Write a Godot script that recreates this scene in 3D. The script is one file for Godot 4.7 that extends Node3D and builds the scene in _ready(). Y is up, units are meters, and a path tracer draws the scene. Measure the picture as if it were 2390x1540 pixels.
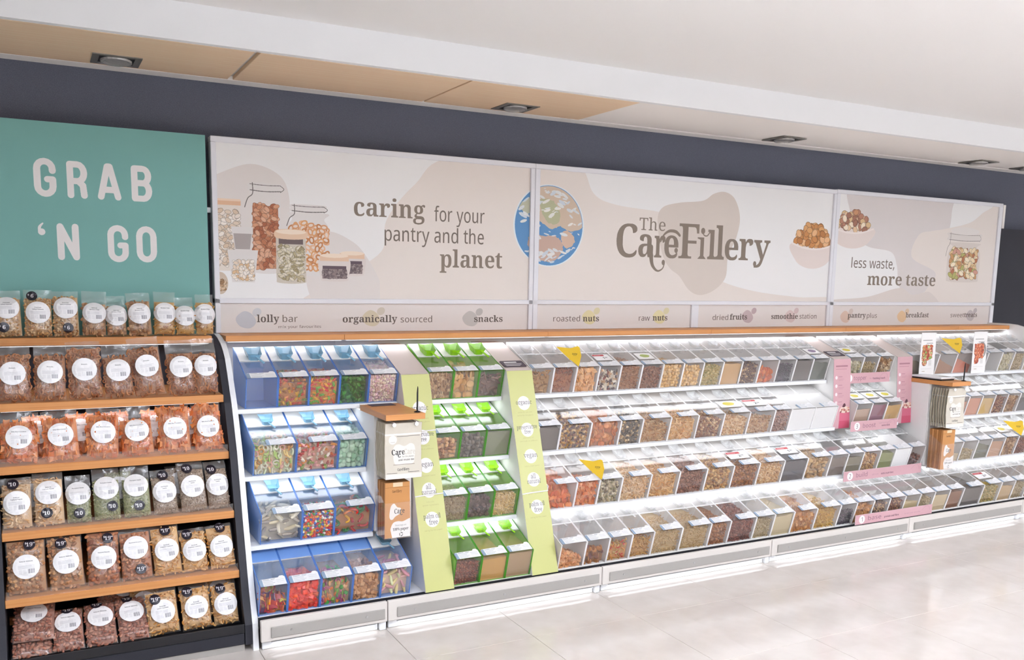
extends Node3D
# A bulk-food wall in a supermarket: a black shelf unit of bagged nuts, then a run of refill bins under a lit sign.
# World: x along the wall, y up, z out of the wall (wall face at z = 0). Metres.

const ROW_Y := [1.025, 0.725, 0.425, 0.146]      # floor of each row of bins
const ROW_Z := [0.505, 0.600, 0.700, 0.860]      # foot of the bins' front panes
const ROW_NAME := ["top", "second", "third", "bottom"]
var M := {}
var used_names := {}
var rng := RandomNumberGenerator.new()
var cache := {}
var serif: SystemFont
var serif_bold: SystemFont
var sans: SystemFont
var sans_bold: SystemFont


# ---------------------------------------------------------------- mesh building
class Shape:
	var v := PackedVector3Array()
	var n := PackedVector3Array()
	var uv := PackedVector2Array()

	func tri(a: Vector3, b: Vector3, c: Vector3, na: Vector3, nb: Vector3, nc: Vector3, ua := Vector2.ZERO, ub := Vector2.ZERO, uc := Vector2.ZERO) -> void:
		v.append(a); v.append(c); v.append(b)
		n.append(na); n.append(nc); n.append(nb)
		uv.append(ua); uv.append(uc); uv.append(ub)

	func flat(a: Vector3, b: Vector3, c: Vector3) -> void:
		var m := (b - a).cross(c - a).normalized()
		tri(a, b, c, m, m, m)

	func quad(a: Vector3, b: Vector3, c: Vector3, d: Vector3) -> void:
		# counter-clockwise seen from outside; uv runs from a (0,1) to c (1,0)
		var m := (b - a).cross(d - a)
		if m.length_squared() < 1e-16:
			m = (c - b).cross(d - b)
		m = m.normalized()
		tri(a, b, c, m, m, m, Vector2(0, 1), Vector2(1, 1), Vector2(1, 0))
		tri(a, c, d, m, m, m, Vector2(0, 1), Vector2(1, 0), Vector2(0, 0))

	func box(lo: Vector3, hi: Vector3) -> void:
		var p := func(x, y, z): return Vector3(hi.x if x else lo.x, hi.y if y else lo.y, hi.z if z else lo.z)
		quad(p.call(0, 0, 1), p.call(1, 0, 1), p.call(1, 1, 1), p.call(0, 1, 1))
		quad(p.call(1, 0, 0), p.call(0, 0, 0), p.call(0, 1, 0), p.call(1, 1, 0))
		quad(p.call(1, 0, 1), p.call(1, 0, 0), p.call(1, 1, 0), p.call(1, 1, 1))
		quad(p.call(0, 0, 0), p.call(0, 0, 1), p.call(0, 1, 1), p.call(0, 1, 0))
		quad(p.call(0, 1, 1), p.call(1, 1, 1), p.call(1, 1, 0), p.call(0, 1, 0))
		quad(p.call(0, 0, 0), p.call(1, 0, 0), p.call(1, 0, 1), p.call(0, 0, 1))

	func bevel_box(lo: Vector3, hi: Vector3, c: float) -> void:
		# a box with chamfered edges: every corner becomes three points
		var k := func(x, y, z, ax):
			var q := Vector3(hi.x if x else lo.x, hi.y if y else lo.y, hi.z if z else lo.z)
			var s := Vector3(-1 if x else 1, -1 if y else 1, -1 if z else 1) * c
			if ax != 0: q.x += s.x
			if ax != 1: q.y += s.y
			if ax != 2: q.z += s.z
			return q
		var centre := (lo + hi) * 0.5
		var face := func(pts):
			var m: Vector3 = (pts[1] - pts[0]).cross(pts[2] - pts[0])
			if m.dot(pts[0] - centre) < 0.0:
				pts.reverse()
			if pts.size() == 4:
				quad(pts[0], pts[1], pts[2], pts[3])
			else:
				flat(pts[0], pts[1], pts[2])
		for s in [0, 1]:
			face.call([k.call(s, 0, 0, 0), k.call(s, 1, 0, 0), k.call(s, 1, 1, 0), k.call(s, 0, 1, 0)])
			face.call([k.call(0, s, 0, 1), k.call(1, s, 0, 1), k.call(1, s, 1, 1), k.call(0, s, 1, 1)])
			face.call([k.call(0, 0, s, 2), k.call(1, 0, s, 2), k.call(1, 1, s, 2), k.call(0, 1, s, 2)])
			for t in [0, 1]:
				face.call([k.call(s, t, 0, 0), k.call(s, t, 1, 0), k.call(s, t, 1, 1), k.call(s, t, 0, 1)])
				face.call([k.call(s, 0, t, 0), k.call(s, 1, t, 0), k.call(s, 1, t, 2), k.call(s, 0, t, 2)])
				face.call([k.call(0, s, t, 1), k.call(1, s, t, 1), k.call(1, s, t, 2), k.call(0, s, t, 2)])
				for u in [0, 1]:
					face.call([k.call(s, t, u, 0), k.call(s, t, u, 1), k.call(s, t, u, 2)])

	func prism(poly: PackedVector2Array, o: Vector3, U: Vector3, V: Vector3, W: Vector3) -> void:
		var nn := U.cross(V)
		if nn.dot(W) < 0.0:
			o += W
			W = -W
		var area := 0.0
		for i in poly.size():
			var a := poly[i]
			var b := poly[(i + 1) % poly.size()]
			area += a.x * b.y - b.x * a.y
		var pts := poly.duplicate()
		if area < 0.0:
			pts.reverse()
		var idx := Geometry2D.triangulate_polygon(pts)
		var m := nn.normalized()
		for t in range(0, idx.size(), 3):
			var q := [pts[idx[t]], pts[idx[t + 1]], pts[idx[t + 2]]]
			if (q[1] - q[0]).cross(q[2] - q[0]) < 0.0:
				q = [q[0], q[2], q[1]]
			var w := [o + U * q[0].x + V * q[0].y, o + U * q[1].x + V * q[1].y, o + U * q[2].x + V * q[2].y]
			tri(w[0] + W, w[1] + W, w[2] + W, m, m, m)
			tri(w[0], w[2], w[1], -m, -m, -m)
		for i in pts.size():
			var a := o + U * pts[i].x + V * pts[i].y
			var b := o + U * pts[(i + 1) % pts.size()].x + V * pts[(i + 1) % pts.size()].y
			quad(a, b, b + W, a + W)

	func ellipsoid(c: Vector3, r: Vector3, nu := 8, nv := 5) -> void:
		for j in nv:
			for i in nu:
				var q := []
				for e in [[0, 0], [1, 0], [1, 1], [0, 1]]:
					var th: float = PI * (j + e[1]) / nv
					var ph: float = TAU * (i + e[0]) / nu
					q.append(Vector3(sin(th) * cos(ph), -cos(th), -sin(th) * sin(ph)))
				var nr := []
				for d in q:
					nr.append((d / r).normalized())
				if j > 0:
					tri(c + q[0] * r, c + q[1] * r, c + q[2] * r, nr[0], nr[1], nr[2])
				if j < nv - 1:
					tri(c + q[0] * r, c + q[2] * r, c + q[3] * r, nr[0], nr[2], nr[3])

	func tube(path: Array, radii: Array, sides := 6, squash := 1.0) -> void:
		var rings := []
		var norms := []
		var up := Vector3.UP
		for i in path.size():
			var t: Vector3 = (path[mini(i + 1, path.size() - 1)] - path[maxi(i - 1, 0)]).normalized()
			if absf(t.dot(up)) > 0.95:
				up = Vector3.RIGHT
			var s := t.cross(up).normalized()
			var w := s.cross(t).normalized()
			up = w
			var ring := []
			var nr := []
			for k in sides:
				var a := TAU * k / sides
				var d := s * cos(a) + w * sin(a) * squash
				ring.append(path[i] + d * radii[i])
				nr.append((s * cos(a) + w * sin(a) / squash).normalized())
			rings.append(ring)
			norms.append(nr)
		for i in path.size() - 1:
			for k in sides:
				var l := (k + 1) % sides
				tri(rings[i][k], rings[i + 1][l], rings[i][l], norms[i][k], norms[i + 1][l], norms[i][l])
				tri(rings[i][k], rings[i + 1][k], rings[i + 1][l], norms[i][k], norms[i + 1][k], norms[i + 1][l])
		for e in [0, path.size() - 1]:
			var t: Vector3 = (path[1] - path[0]) if e == 0 else (path[e] - path[e - 1])
			t = -t.normalized() if e == 0 else t.normalized()
			for k in sides:
				var l := (k + 1) % sides
				if e == 0:
					tri(path[e], rings[e][k], rings[e][l], t, t, t)
				else:
					tri(path[e], rings[e][l], rings[e][k], t, t, t)

	func sheet(at: Callable, nu: int, nv: int, flip := false) -> void:
		# a smooth grid: at(u, v) gives a point, u and v from 0 to 1
		var p := []
		for j in nv + 1:
			for i in nu + 1:
				p.append(at.call(float(i) / nu, float(j) / nv))
		var nr := []
		for j in nv + 1:
			for i in nu + 1:
				var a: Vector3 = p[j * (nu + 1) + mini(i + 1, nu)] - p[j * (nu + 1) + maxi(i - 1, 0)]
				var b: Vector3 = p[mini(j + 1, nv) * (nu + 1) + i] - p[maxi(j - 1, 0) * (nu + 1) + i]
				var m := a.cross(b).normalized()
				nr.append(-m if flip else m)
		for j in nv:
			for i in nu:
				var a := j * (nu + 1) + i
				var q := [a, a + 1, a + nu + 2, a + nu + 1]
				var t := [Vector2(float(i) / nu, 1.0 - float(j) / nv), Vector2(float(i + 1) / nu, 1.0 - float(j) / nv), Vector2(float(i + 1) / nu, 1.0 - float(j + 1) / nv), Vector2(float(i) / nu, 1.0 - float(j + 1) / nv)]
				var o := [0, 1, 2, 3]
				if flip:
					o = [0, 3, 2, 1]
				tri(p[q[o[0]]], p[q[o[1]]], p[q[o[2]]], nr[q[o[0]]], nr[q[o[1]]], nr[q[o[2]]], t[o[0]], t[o[1]], t[o[2]])
				tri(p[q[o[0]]], p[q[o[2]]], p[q[o[3]]], nr[q[o[0]]], nr[q[o[2]]], nr[q[o[3]]], t[o[0]], t[o[2]], t[o[3]])

	func mesh() -> ArrayMesh:
		var a := []
		a.resize(Mesh.ARRAY_MAX)
		a[Mesh.ARRAY_VERTEX] = v
		a[Mesh.ARRAY_NORMAL] = n
		a[Mesh.ARRAY_TEX_UV] = uv
		var m := ArrayMesh.new()
		m.add_surface_from_arrays(Mesh.PRIMITIVE_TRIANGLES, a)
		return m


# ---------------------------------------------------------------- printing on flat things
class Print:
	var im: Image
	var s: float
	var ox: float
	var oy: float
	var host

	func start(h, x0: float, x1: float, y0: float, y1: float, per_metre: float, paper: Color) -> Print:
		host = h
		ox = x0
		oy = y1
		s = per_metre
		im = Image.create(int((x1 - x0) * s), int((y1 - y0) * s), false, Image.FORMAT_RGB8)
		im.fill(paper)
		return self

	func spans(edges: Array, y0: float, y1: float, c: Color) -> void:
		# even-odd fill of closed outlines given as point pairs in pixels
		for row in range(maxi(0, int(floor(y0))), mini(im.get_height(), int(ceil(y1)) + 1)):
			var yc := row + 0.5
			var xs := []
			for e in edges:
				var a: Vector2 = e[0]
				var b: Vector2 = e[1]
				if (a.y <= yc) != (b.y <= yc):
					xs.append(a.x + (yc - a.y) / (b.y - a.y) * (b.x - a.x))
			xs.sort()
			for i in range(0, xs.size() - 1, 2):
				var l := int(round(xs[i]))
				var r := int(round(xs[i + 1]))
				if r > l:
					im.fill_rect(Rect2i(l, row, r - l, 1), c)

	func px(p: Vector2) -> Vector2:
		return Vector2((p.x - ox) * s, (oy - p.y) * s)

	func poly(pts: Array, c: Color) -> void:
		var e := []
		var lo := 1e9
		var hi := -1e9
		for i in pts.size():
			var a := px(pts[i])
			e.append([a, px(pts[(i + 1) % pts.size()])])
			lo = minf(lo, a.y)
			hi = maxf(hi, a.y)
		spans(e, lo, hi, c)

	func rect(x0: float, y0: float, x1: float, y1: float, c: Color) -> void:
		poly([Vector2(x0, y0), Vector2(x1, y0), Vector2(x1, y1), Vector2(x0, y1)], c)

	func oval(x: float, y: float, rx: float, ry: float, c: Color, turn := 0.0, steps := 20) -> void:
		var p := []
		for i in steps:
			p.append(Vector2(x, y) + Vector2(cos(TAU * i / steps) * rx, sin(TAU * i / steps) * ry).rotated(turn))
		poly(p, c)

	func blob(pts: Array, c: Color) -> void:
		# a smooth closed outline through the points
		var p := []
		var k := pts.size()
		for i in k:
			for t in 8:
				p.append(pts[i].cubic_interpolate(pts[(i + 1) % k], pts[(i + k - 1) % k], pts[(i + 2) % k], t / 8.0))
		poly(p, c)

	func stroke(pts: Array, w: Array, c: Color) -> void:
		var p := []
		for i in pts.size() - 1:
			for t in 6:
				var a: Vector2 = pts[maxi(i - 1, 0)]
				var b: Vector2 = pts[mini(i + 2, pts.size() - 1)]
				p.append([pts[i].cubic_interpolate(pts[i + 1], a, b, t / 6.0), lerpf(w[mini(i, w.size() - 1)], w[mini(i + 1, w.size() - 1)], t / 6.0)])
		p.append([pts[-1], w[-1]])
		for i in p.size() - 1:
			var d: Vector2 = (p[i + 1][0] - p[i][0]).normalized().orthogonal()
			poly([p[i][0] + d * p[i][1] / 2, p[i + 1][0] + d * p[i + 1][1] / 2, p[i + 1][0] - d * p[i + 1][1] / 2, p[i][0] - d * p[i][1] / 2], c)
			oval(p[i][0].x, p[i][0].y, p[i][1] / 2, p[i][1] / 2, c, 0.0, 10)
		oval(p[-1][0].x, p[-1][0].y, p[-1][1] / 2, p[-1][1] / 2, c, 0.0, 10)

	func tris(t: PackedVector2Array, c: Color) -> void:
		for i in range(0, t.size(), 3):
			var a := px(t[i])
			var b := px(t[i + 1])
			var d := px(t[i + 2])
			spans([[a, b], [b, d], [d, a]], minf(a.y, minf(b.y, d.y)), maxf(a.y, maxf(b.y, d.y)), c)

	func text(what: String, font: Font, cap: float, x: float, y: float, c: Color, width := 0.0, centred := false) -> void:
		# baseline at y; cap = height of a capital; width stretches the line to fit
		var g: Array = host.glyphs(what, font)
		var t: PackedVector2Array = g[0]
		var k: float = cap / g[1]
		var w: float = g[3] - g[2]
		var kx: float = width / w if width > 0.0 else k
		var x0 := x - w * kx / 2 if centred else x
		var q := PackedVector2Array()
		for p in t:
			q.append(Vector2(x0 + (p.x - g[2]) * kx, y + p.y * k))
		tris(q, c)

	func glyph(what: String, font: Font, x0: float, y0: float, x1: float, y1: float, c: Color) -> void:
		# one character stretched into a box
		var t: PackedVector2Array = host.glyphs(what, font)[0]
		var b := Rect2(t[0], Vector2.ZERO)
		for p in t:
			b = b.expand(p)
		var q := PackedVector2Array()
		for p in t:
			q.append(Vector2(lerpf(x0, x1, (p.x - b.position.x) / b.size.x), lerpf(y0, y1, (p.y - b.position.y) / b.size.y)))
		tris(q, c)

	func done() -> ImageTexture:
		return ImageTexture.create_from_image(im)


func glyphs(what: String, font: Font) -> Array:
	# [triangles with the baseline at 0, height of a capital, left, right] at font size 64
	var key := what + str(font.get_instance_id())
	if cache.has(key):
		return cache[key]
	var make := func(t):
		var tm := TextMesh.new()
		tm.font = font
		tm.font_size = 64
		tm.pixel_size = 0.01
		tm.depth = 0.0
		tm.curve_step = 2.0
		tm.text = t
		var a := tm.get_mesh_arrays()
		var out := PackedVector2Array()
		var vs: PackedVector3Array = a[Mesh.ARRAY_VERTEX]
		var ix: PackedInt32Array = a[Mesh.ARRAY_INDEX] if a[Mesh.ARRAY_INDEX] != null else PackedInt32Array(range(vs.size()))
		var ns: PackedVector3Array = a[Mesh.ARRAY_NORMAL]
		for i in range(0, ix.size() - 2, 3):
			if ns[ix[i]].z > 0.5:
				for j in 3:
					out.append(Vector2(vs[ix[i + j]].x, vs[ix[i + j]].y))
		return out
	var ref: PackedVector2Array = make.call("H")
	var base := 1e9
	var top := -1e9
	for p in ref:
		base = minf(base, p.y)
		top = maxf(top, p.y)
	var got: PackedVector2Array = make.call(what)
	var l := 1e9
	var r := -1e9
	for i in got.size():
		got[i].y -= base
		l = minf(l, got[i].x)
		r = maxf(r, got[i].x)
	cache[key] = [got, top - base, l, r]
	return cache[key]


# ---------------------------------------------------------------- nodes
func numbered(called: String) -> String:
	used_names[called] = used_names.get(called, -1) + 1
	return called if used_names[called] == 0 else "%s_%03d" % [called, used_names[called]]


func tag(o: Node3D, label: String, category: String, group := "", kind := "") -> Node3D:
	o.set_meta("label", label)
	o.set_meta("category", category)
	if group:
		o.set_meta("group", group)
	if kind:
		o.set_meta("kind", kind)
	return o


func thing(called: String, label: String, category: String, at := Vector3.ZERO, group := "") -> Node3D:
	var o := Node3D.new()
	o.name = numbered(called)
	add_child(o)
	o.position = at
	return tag(o, label, category, group)


func solo(called: String, mesh: Mesh, m: Material, label: String, category: String, at := Vector3.ZERO, group := "") -> MeshInstance3D:
	var o := MeshInstance3D.new()
	o.name = numbered(called)
	o.mesh = mesh
	o.material_override = m
	add_child(o)
	o.position = at
	tag(o, label, category, group)
	return o


func part(parent: Node3D, called: String, mesh: Mesh, m: Material, at := Vector3.ZERO) -> MeshInstance3D:
	var o := MeshInstance3D.new()
	o.name = called
	o.mesh = mesh
	o.material_override = m
	parent.add_child(o, true)
	o.position = at
	return o


func structure(called: String, mesh: Mesh, m: Material) -> MeshInstance3D:
	var o := MeshInstance3D.new()
	o.name = called
	o.mesh = mesh
	o.material_override = m
	o.set_meta("kind", "structure")
	add_child(o)
	return o


func box_mesh(lo: Vector3, hi: Vector3, bevel := 0.0) -> ArrayMesh:
	var s := Shape.new()
	if bevel > 0.0:
		s.bevel_box(lo, hi, bevel)
	else:
		s.box(lo, hi)
	return s.mesh()


# ---------------------------------------------------------------- materials
func mat(key: String, hex: String, rough := 0.6, more := {}) -> StandardMaterial3D:
	var m := StandardMaterial3D.new()
	m.resource_name = key
	m.albedo_color = Color(hex)
	m.roughness = rough
	for k in more:
		m.set(k, more[k])
	M[key] = m
	return m


func clear(key: String, hex: String, alpha: float, rough := 0.06) -> StandardMaterial3D:
	var c := Color(hex)
	c.a = alpha
	var m := mat(key, hex, rough, {"transparency": BaseMaterial3D.TRANSPARENCY_ALPHA, "cull_mode": BaseMaterial3D.CULL_DISABLED})
	m.albedo_color = c
	return m


func lit(key: String, hex: String, energy: float) -> StandardMaterial3D:
	return mat(key, hex, 0.5, {"emission_enabled": true, "emission": Color(hex), "emission_energy_multiplier": energy})


func printed(key: String, t: Texture2D, rough := 0.55) -> StandardMaterial3D:
	return mat(key, "ffffff", rough, {"albedo_texture": t, "texture_repeat": false})


func grain(key: String, dark: String, light: String, stretch: float, scale: Vector3, rough: float) -> void:
	# fine streaks of wood, long along x
	var f := FastNoiseLite.new()
	f.seed = 7
	f.frequency = 0.03
	var im := Image.create(256, 256, false, Image.FORMAT_RGB8)
	for y in 256:
		for x in 256:
			var g := f.get_noise_2d(x / stretch, y * 2.2) * 0.6 + f.get_noise_2d(x / stretch * 3.0 + 90.0, y * 9.0) * 0.4
			im.set_pixel(x, y, Color(dark).lerp(Color(light), clampf(g * 0.9 + 0.5, 0, 1)))
	mat(key, "ffffff", rough, {"albedo_texture": ImageTexture.create_from_image(im), "uv1_triplanar": true, "uv1_world_triplanar": true, "uv1_scale": scale})


func speckled(key: String, a: String, b: String, frequency: float, scale: float, rough: float, relief := 0.0) -> void:
	var f := FastNoiseLite.new()
	f.seed = 11
	f.frequency = frequency
	var im := Image.create(256, 256, false, Image.FORMAT_RGB8)
	for y in 256:
		for x in 256:
			var g := f.get_noise_2d(x, y) * 0.55 + f.get_noise_2d(x * 3.1 + 500.0, y * 3.1) * 0.45
			im.set_pixel(x, y, Color(a).lerp(Color(b), clampf(g * 1.1 + 0.5, 0, 1)))
	var t := ImageTexture.create_from_image(im)
	var m := mat(key, "ffffff", rough, {"albedo_texture": t, "uv1_triplanar": true, "uv1_world_triplanar": true, "uv1_scale": Vector3.ONE * scale})
	if relief > 0.0:
		m.heightmap_enabled = true
		m.heightmap_texture = t
		m.heightmap_scale = relief


func make_materials() -> void:
	grain("oak", "d08a4c", "dea065", 26.0, Vector3(1.2, 5.0, 5.0), 0.45)
	grain("maple", "f0cda6", "f8dfbf", 30.0, Vector3(0.8, 3.0, 3.0), 0.5)
	speckled("slate_paint", "4a4d5b", "6e7280", 0.35, 3.0, 0.75)
	speckled("black_steel", "1d1e26", "2c2d38", 0.4, 4.0, 0.6)
	speckled("floor_tile", "d2c9c1", "dbd3cc", 0.02, 0.5, 0.13)
	mat("ceiling_paint", "f1efec", 0.9)
	mat("fascia_paint", "efefee", 0.8)
	mat("soffit_paint", "f7f2ec", 0.85)
	mat("white_steel", "eef0f2", 0.4)
	mat("base_beige", "dbd5ce", 0.5)
	mat("white_laminate", "f1efed", 0.5)
	mat("warm_white", "ebe8e5", 0.5)
	mat("grey_bumper", "a8a49e", 0.45)
	mat("steel", "b4b4b2", 0.35, {"metallic": 0.8})
	mat("black_and_gap_shade", "15161c", 0.8)
	mat("grout", "b9b1a8", 0.9)
	mat("cover_beige", "d5c7c0", 0.55)
	mat("alu_white", "e4e4e8", 0.45)
	mat("teal", "79b0a9", 0.6)
	mat("brushed", "8f8b83", 0.4, {"metallic": 0.6})
	mat("lamp_glass", "c9c6c0", 0.2, {"metallic": 0.5})
	mat("black_plastic", "17171c", 0.4)
	mat("card_white", "f2f1f0", 0.6)
	mat("plum", "4a3e4a", 0.5)
	mat("kraft", "c98f55", 0.75)
	mat("kraft_dark", "a9713a", 0.8)
	mat("bag_side", "b5a88e", 0.5)
	clear("acrylic", "ffffff", 0.02, 0.04)
	clear("acrylic_lid", "f4f2f0", 0.4, 0.3)
	clear("acrylic_scoop", "e9ebec", 0.25, 0.1)
	clear("frosted_side", "f8f4f1", 0.8, 0.4)
	M.frosted_side.backlight_enabled = true
	M.frosted_side.backlight = Color(0.8, 0.8, 0.8)
	clear("frosted_front", "f4f3f1", 0.8, 0.4)
	clear("blue_side", "86b8ff", 0.7, 0.14)
	M.blue_side.backlight_enabled = true
	M.blue_side.backlight = Color(0.7, 0.7, 0.7)
	clear("blue_lid", "a9c8ee", 0.1, 0.1)
	clear("blue_scoop", "8fc3de", 0.72, 0.12)
	clear("green_side", "8ad83a", 0.72, 0.14)
	M.green_side.backlight_enabled = true
	M.green_side.backlight = Color(0.7, 0.7, 0.7)
	clear("green_lid", "b6e86a", 0.1, 0.1)
	clear("green_scoop", "a4e61e", 0.7, 0.12)
	clear("film", "fbfaf7", 0.06, 0.1)
	mat("blue_edge", "4f7cc6", 0.25)
	mat("green_edge", "3f8f1c", 0.25)
	mat("white_edge", "f3f2f1", 0.35)
	mat("white_and_lid_glare", "f5f5f4", 0.35)
	mat("yellow_card", "edc52f", 0.55)
	lit("led", "ffffff", 1.6)
	lit("added_lamp_panel", "ffffff", 4.0)
	# one surface for all loose foods: the colour comes from each piece
	mat("food", "ffffff", 0.5, {"vertex_color_use_as_albedo": true})
	mat("gummy", "ffffff", 0.22, {"vertex_color_use_as_albedo": true})


# ---------------------------------------------------------------- the room
func make_room() -> void:
	structure("wall_back", box_mesh(Vector3(-6, 0, -0.12), Vector3(12, 3.0, 0)), M.slate_paint)
	structure("wall_left", box_mesh(Vector3(-6.12, 0, -0.12), Vector3(-6, 3.0, 11)), M.warm_white)
	structure("wall_right", box_mesh(Vector3(12, 0, -0.12), Vector3(12.12, 3.0, 11)), M.warm_white)
	structure("wall_front", box_mesh(Vector3(-6.12, 0, 11), Vector3(12.12, 3.0, 11.12)), M.warm_white)
	structure("ceiling", box_mesh(Vector3(-6.12, 2.72, 0.75), Vector3(12.12, 2.84, 11.12)), M.ceiling_paint)
	# floor: a grout bed with tiles laid on it
	var fl := structure("floor", box_mesh(Vector3(-6.12, -0.1, -0.12), Vector3(12.12, -0.003, 11.12)), M.grout)
	var side := 0.588
	var tile := box_mesh(Vector3(0, -0.003, 0), Vector3(side - 0.0018, 0, side - 0.0018), 0.0008)
	var far := Shape.new()
	for i in range(-10, 20):
		for j in range(0, 18):
			var p := Vector3(0.012 + i * side, 0, 0.1 + j * side)
			if p.x < -6.0 or p.x > 11.4 or p.z > 10.4:
				continue
			if i >= -2 and i <= 11 and j >= 1 and j <= 5:
				part(fl, "tile", tile, M.floor_tile, p)
			else:
				far.box(p + Vector3(0, -0.003, 0), p + Vector3(side - 0.0018, 0, side - 0.0018))
	part(fl, "outer_tiles", far.mesh(), M.floor_tile).set_meta("kind", "stuff")
	# bulkhead over the shelves: white fascia, boxed soffit, wooden ceiling boards in it
	structure("trim_1", box_mesh(Vector3(-6, 2.572, 0.715), Vector3(12, 2.84, 0.752)), M.fascia_paint)
	structure("trim_2", box_mesh(Vector3(-6, 2.59, 0), Vector3(12, 2.84, 0.715)), M.soffit_paint)
	structure("trim_3", box_mesh(Vector3(-6, 2.57, 0), Vector3(12, 2.592, 0.1)), M.soffit_paint)
	for b in [[-2.93, -1.93], [-1.91, -0.925], [-0.9, 0.088], [0.112, 1.092], [1.104, 2.075]]:
		solo("ceiling_board", box_mesh(Vector3(b[0], 2.571, 0.106), Vector3(b[1], 2.5895, 0.714), 0.002), M.maple,
			"pale wooden ceiling board set in the white bulkhead above the signs", "ceiling board", Vector3.ZERO, "wooden ceiling boards")
	structure("trim_4", box_mesh(Vector3(2.08, 2.575, 0.106), Vector3(12, 2.5895, 0.714)), M.soffit_paint)
	# recessed downlights, 2 m apart
	var where := ["above the teal sign", "above the seam of the first long sign", "above the brown logo sign", "above the jar of nuts picture", "beyond the end of the signs"]
	var k := 0
	for x in [-0.415, 1.585, 3.56, 5.52, 6.13]:
		downlight(Vector3(x, 2.571, 0.24), "square grey recessed downlight in the bulkhead " + where[k])
		k += 1


func downlight(at: Vector3, label: String) -> void:
	var t := thing("recessed_downlight", label, "downlight", at, "recessed downlights")
	var s := Shape.new()
	var a := 0.1
	var b := 0.072
	for q in [[-a, -a, a, -b], [-a, b, a, a], [-a, -b, -b, b], [b, -b, a, b]]:
		s.box(Vector3(q[0], -0.004, q[1]), Vector3(q[2], 0.0005, q[3]))
	part(t, "trim_ring", s.mesh(), M.brushed)
	s = Shape.new()
	s.box(Vector3(-b, -0.0012, -b), Vector3(b, 0.0005, b))
	part(t, "housing", s.mesh(), M.black_and_gap_shade)
	# the gimballed lamp: a shallow round reflector bowl with a flat glass
	s = Shape.new()
	var pts := [[0.066, -0.004], [0.064, -0.012], [0.058, -0.0125], [0.046, -0.007], [0.02, -0.005], [0.0005, -0.006]]
	for i in 20:
		for j in pts.size() - 1:
			var q := []
			for e in [[0, 0], [1, 0], [1, 1], [0, 1]]:
				var ph: float = TAU * (i + e[0]) / 20.0
				q.append(Vector3(cos(ph) * pts[j + e[1]][0], pts[j + e[1]][1], sin(ph) * pts[j + e[1]][0]))
			s.quad(q[0], q[3], q[2], q[1])
	var lamp := part(t, "reflector", s.mesh(), M.lamp_glass)
	lamp.rotation_degrees.x = -3.0


# ---------------------------------------------------------------- light
func added_pendant(x: float, z: float, label: String) -> void:
	# added unseen linear luminaires, put in to brighten the ceiling and the room
	var t := thing("added_luminaire", label, "luminaire", Vector3(x, 2.3, z), "added linear luminaires")
	part(t, "housing", box_mesh(Vector3(-1.6, -0.025, -0.14), Vector3(1.6, 0.025, 0.14), 0.006), M.white_steel)
	part(t, "light_diffuser", box_mesh(Vector3(-1.58, -0.028, -0.125), Vector3(1.58, -0.0255, 0.125)), M.added_lamp_panel)
	part(t, "light_uplight", box_mesh(Vector3(-1.58, 0.0255, -0.125), Vector3(1.58, 0.028, 0.125)), M.added_lamp_panel)
	for sx in [-1.4, 1.4]:
		var s := Shape.new()
		s.tube([Vector3(sx, 0.025, 0), Vector3(sx, 0.42, 0)], [0.003, 0.003], 6)
		part(t, "cable", s.mesh(), M.steel)
	for dir in [-1, 1]:
		var l := AreaLight3D.new()
		l.name = "added_light_down" if dir < 0 else "added_light_up"
		l.area_size = Vector2(3.1, 0.24)
		l.light_color = Color("e4edff")
		l.light_energy = ADDED_LIGHT_DOWN if dir < 0 else ADDED_LIGHT_UP
		l.area_range = 30.0
		l.area_attenuation = 2.0
		l.shadow_enabled = true
		t.add_child(l, true)
		l.position = Vector3(0, 0.032 * dir, 0)
		l.rotation_degrees.x = 90.0 * dir


func led_light(parent: Node3D, x0: float, x1: float, y: float, z: float, energy: float, tilt: float, wide := 0.04) -> void:
	# a slim LED batten: glowing face down, a light of its size just below it
	part(parent, "led_batten", box_mesh(Vector3(x0, y, z - wide / 2 - 0.002), Vector3(x1, y + 0.003, z + wide / 2 + 0.002)), M.white_steel)
	part(parent, "led_face", box_mesh(Vector3(x0 + 0.004, y - 0.001, z - wide / 2), Vector3(x1 - 0.004, y, z + wide / 2)), M.led)
	var l := AreaLight3D.new()
	l.name = "led_glow"
	l.area_size = Vector2(x1 - x0 - 0.02, wide)
	l.light_color = Color("e4edff")
	l.light_energy = energy * (x1 - x0)
	l.area_range = 12.0
	l.area_attenuation = 2.0
	l.shadow_enabled = true
	parent.add_child(l, true)
	l.position = Vector3((x0 + x1) / 2, y - 0.003, z)
	l.rotation_degrees.x = -90.0 + tilt


# ---------------------------------------------------------------- the long sign above the ledge
func frame_bar(parent: Node3D, x0: float, y0: float, x1: float, y1: float) -> void:
	part(parent, "frame_bar", box_mesh(Vector3(x0, y0, 0.03), Vector3(x1, y1, 0.1), 0.003), M.alu_white)


func poster(parent: Node3D, called: String, x0: float, y0: float, x1: float, y1: float, m: Material) -> MeshInstance3D:
	var s := Shape.new()
	var z := 0.088
	s.quad(Vector3(x0, y0, z), Vector3(x1, y0, z), Vector3(x1, y1, z), Vector3(x0, y1, z))
	var b := Shape.new()
	b.box(Vector3(x0, y0, 0.035), Vector3(x1, y1, z - 0.001))
	var o := part(parent, called, s.mesh(), m)
	part(o, "backing", b.mesh(), M.card_white)
	return o


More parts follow.
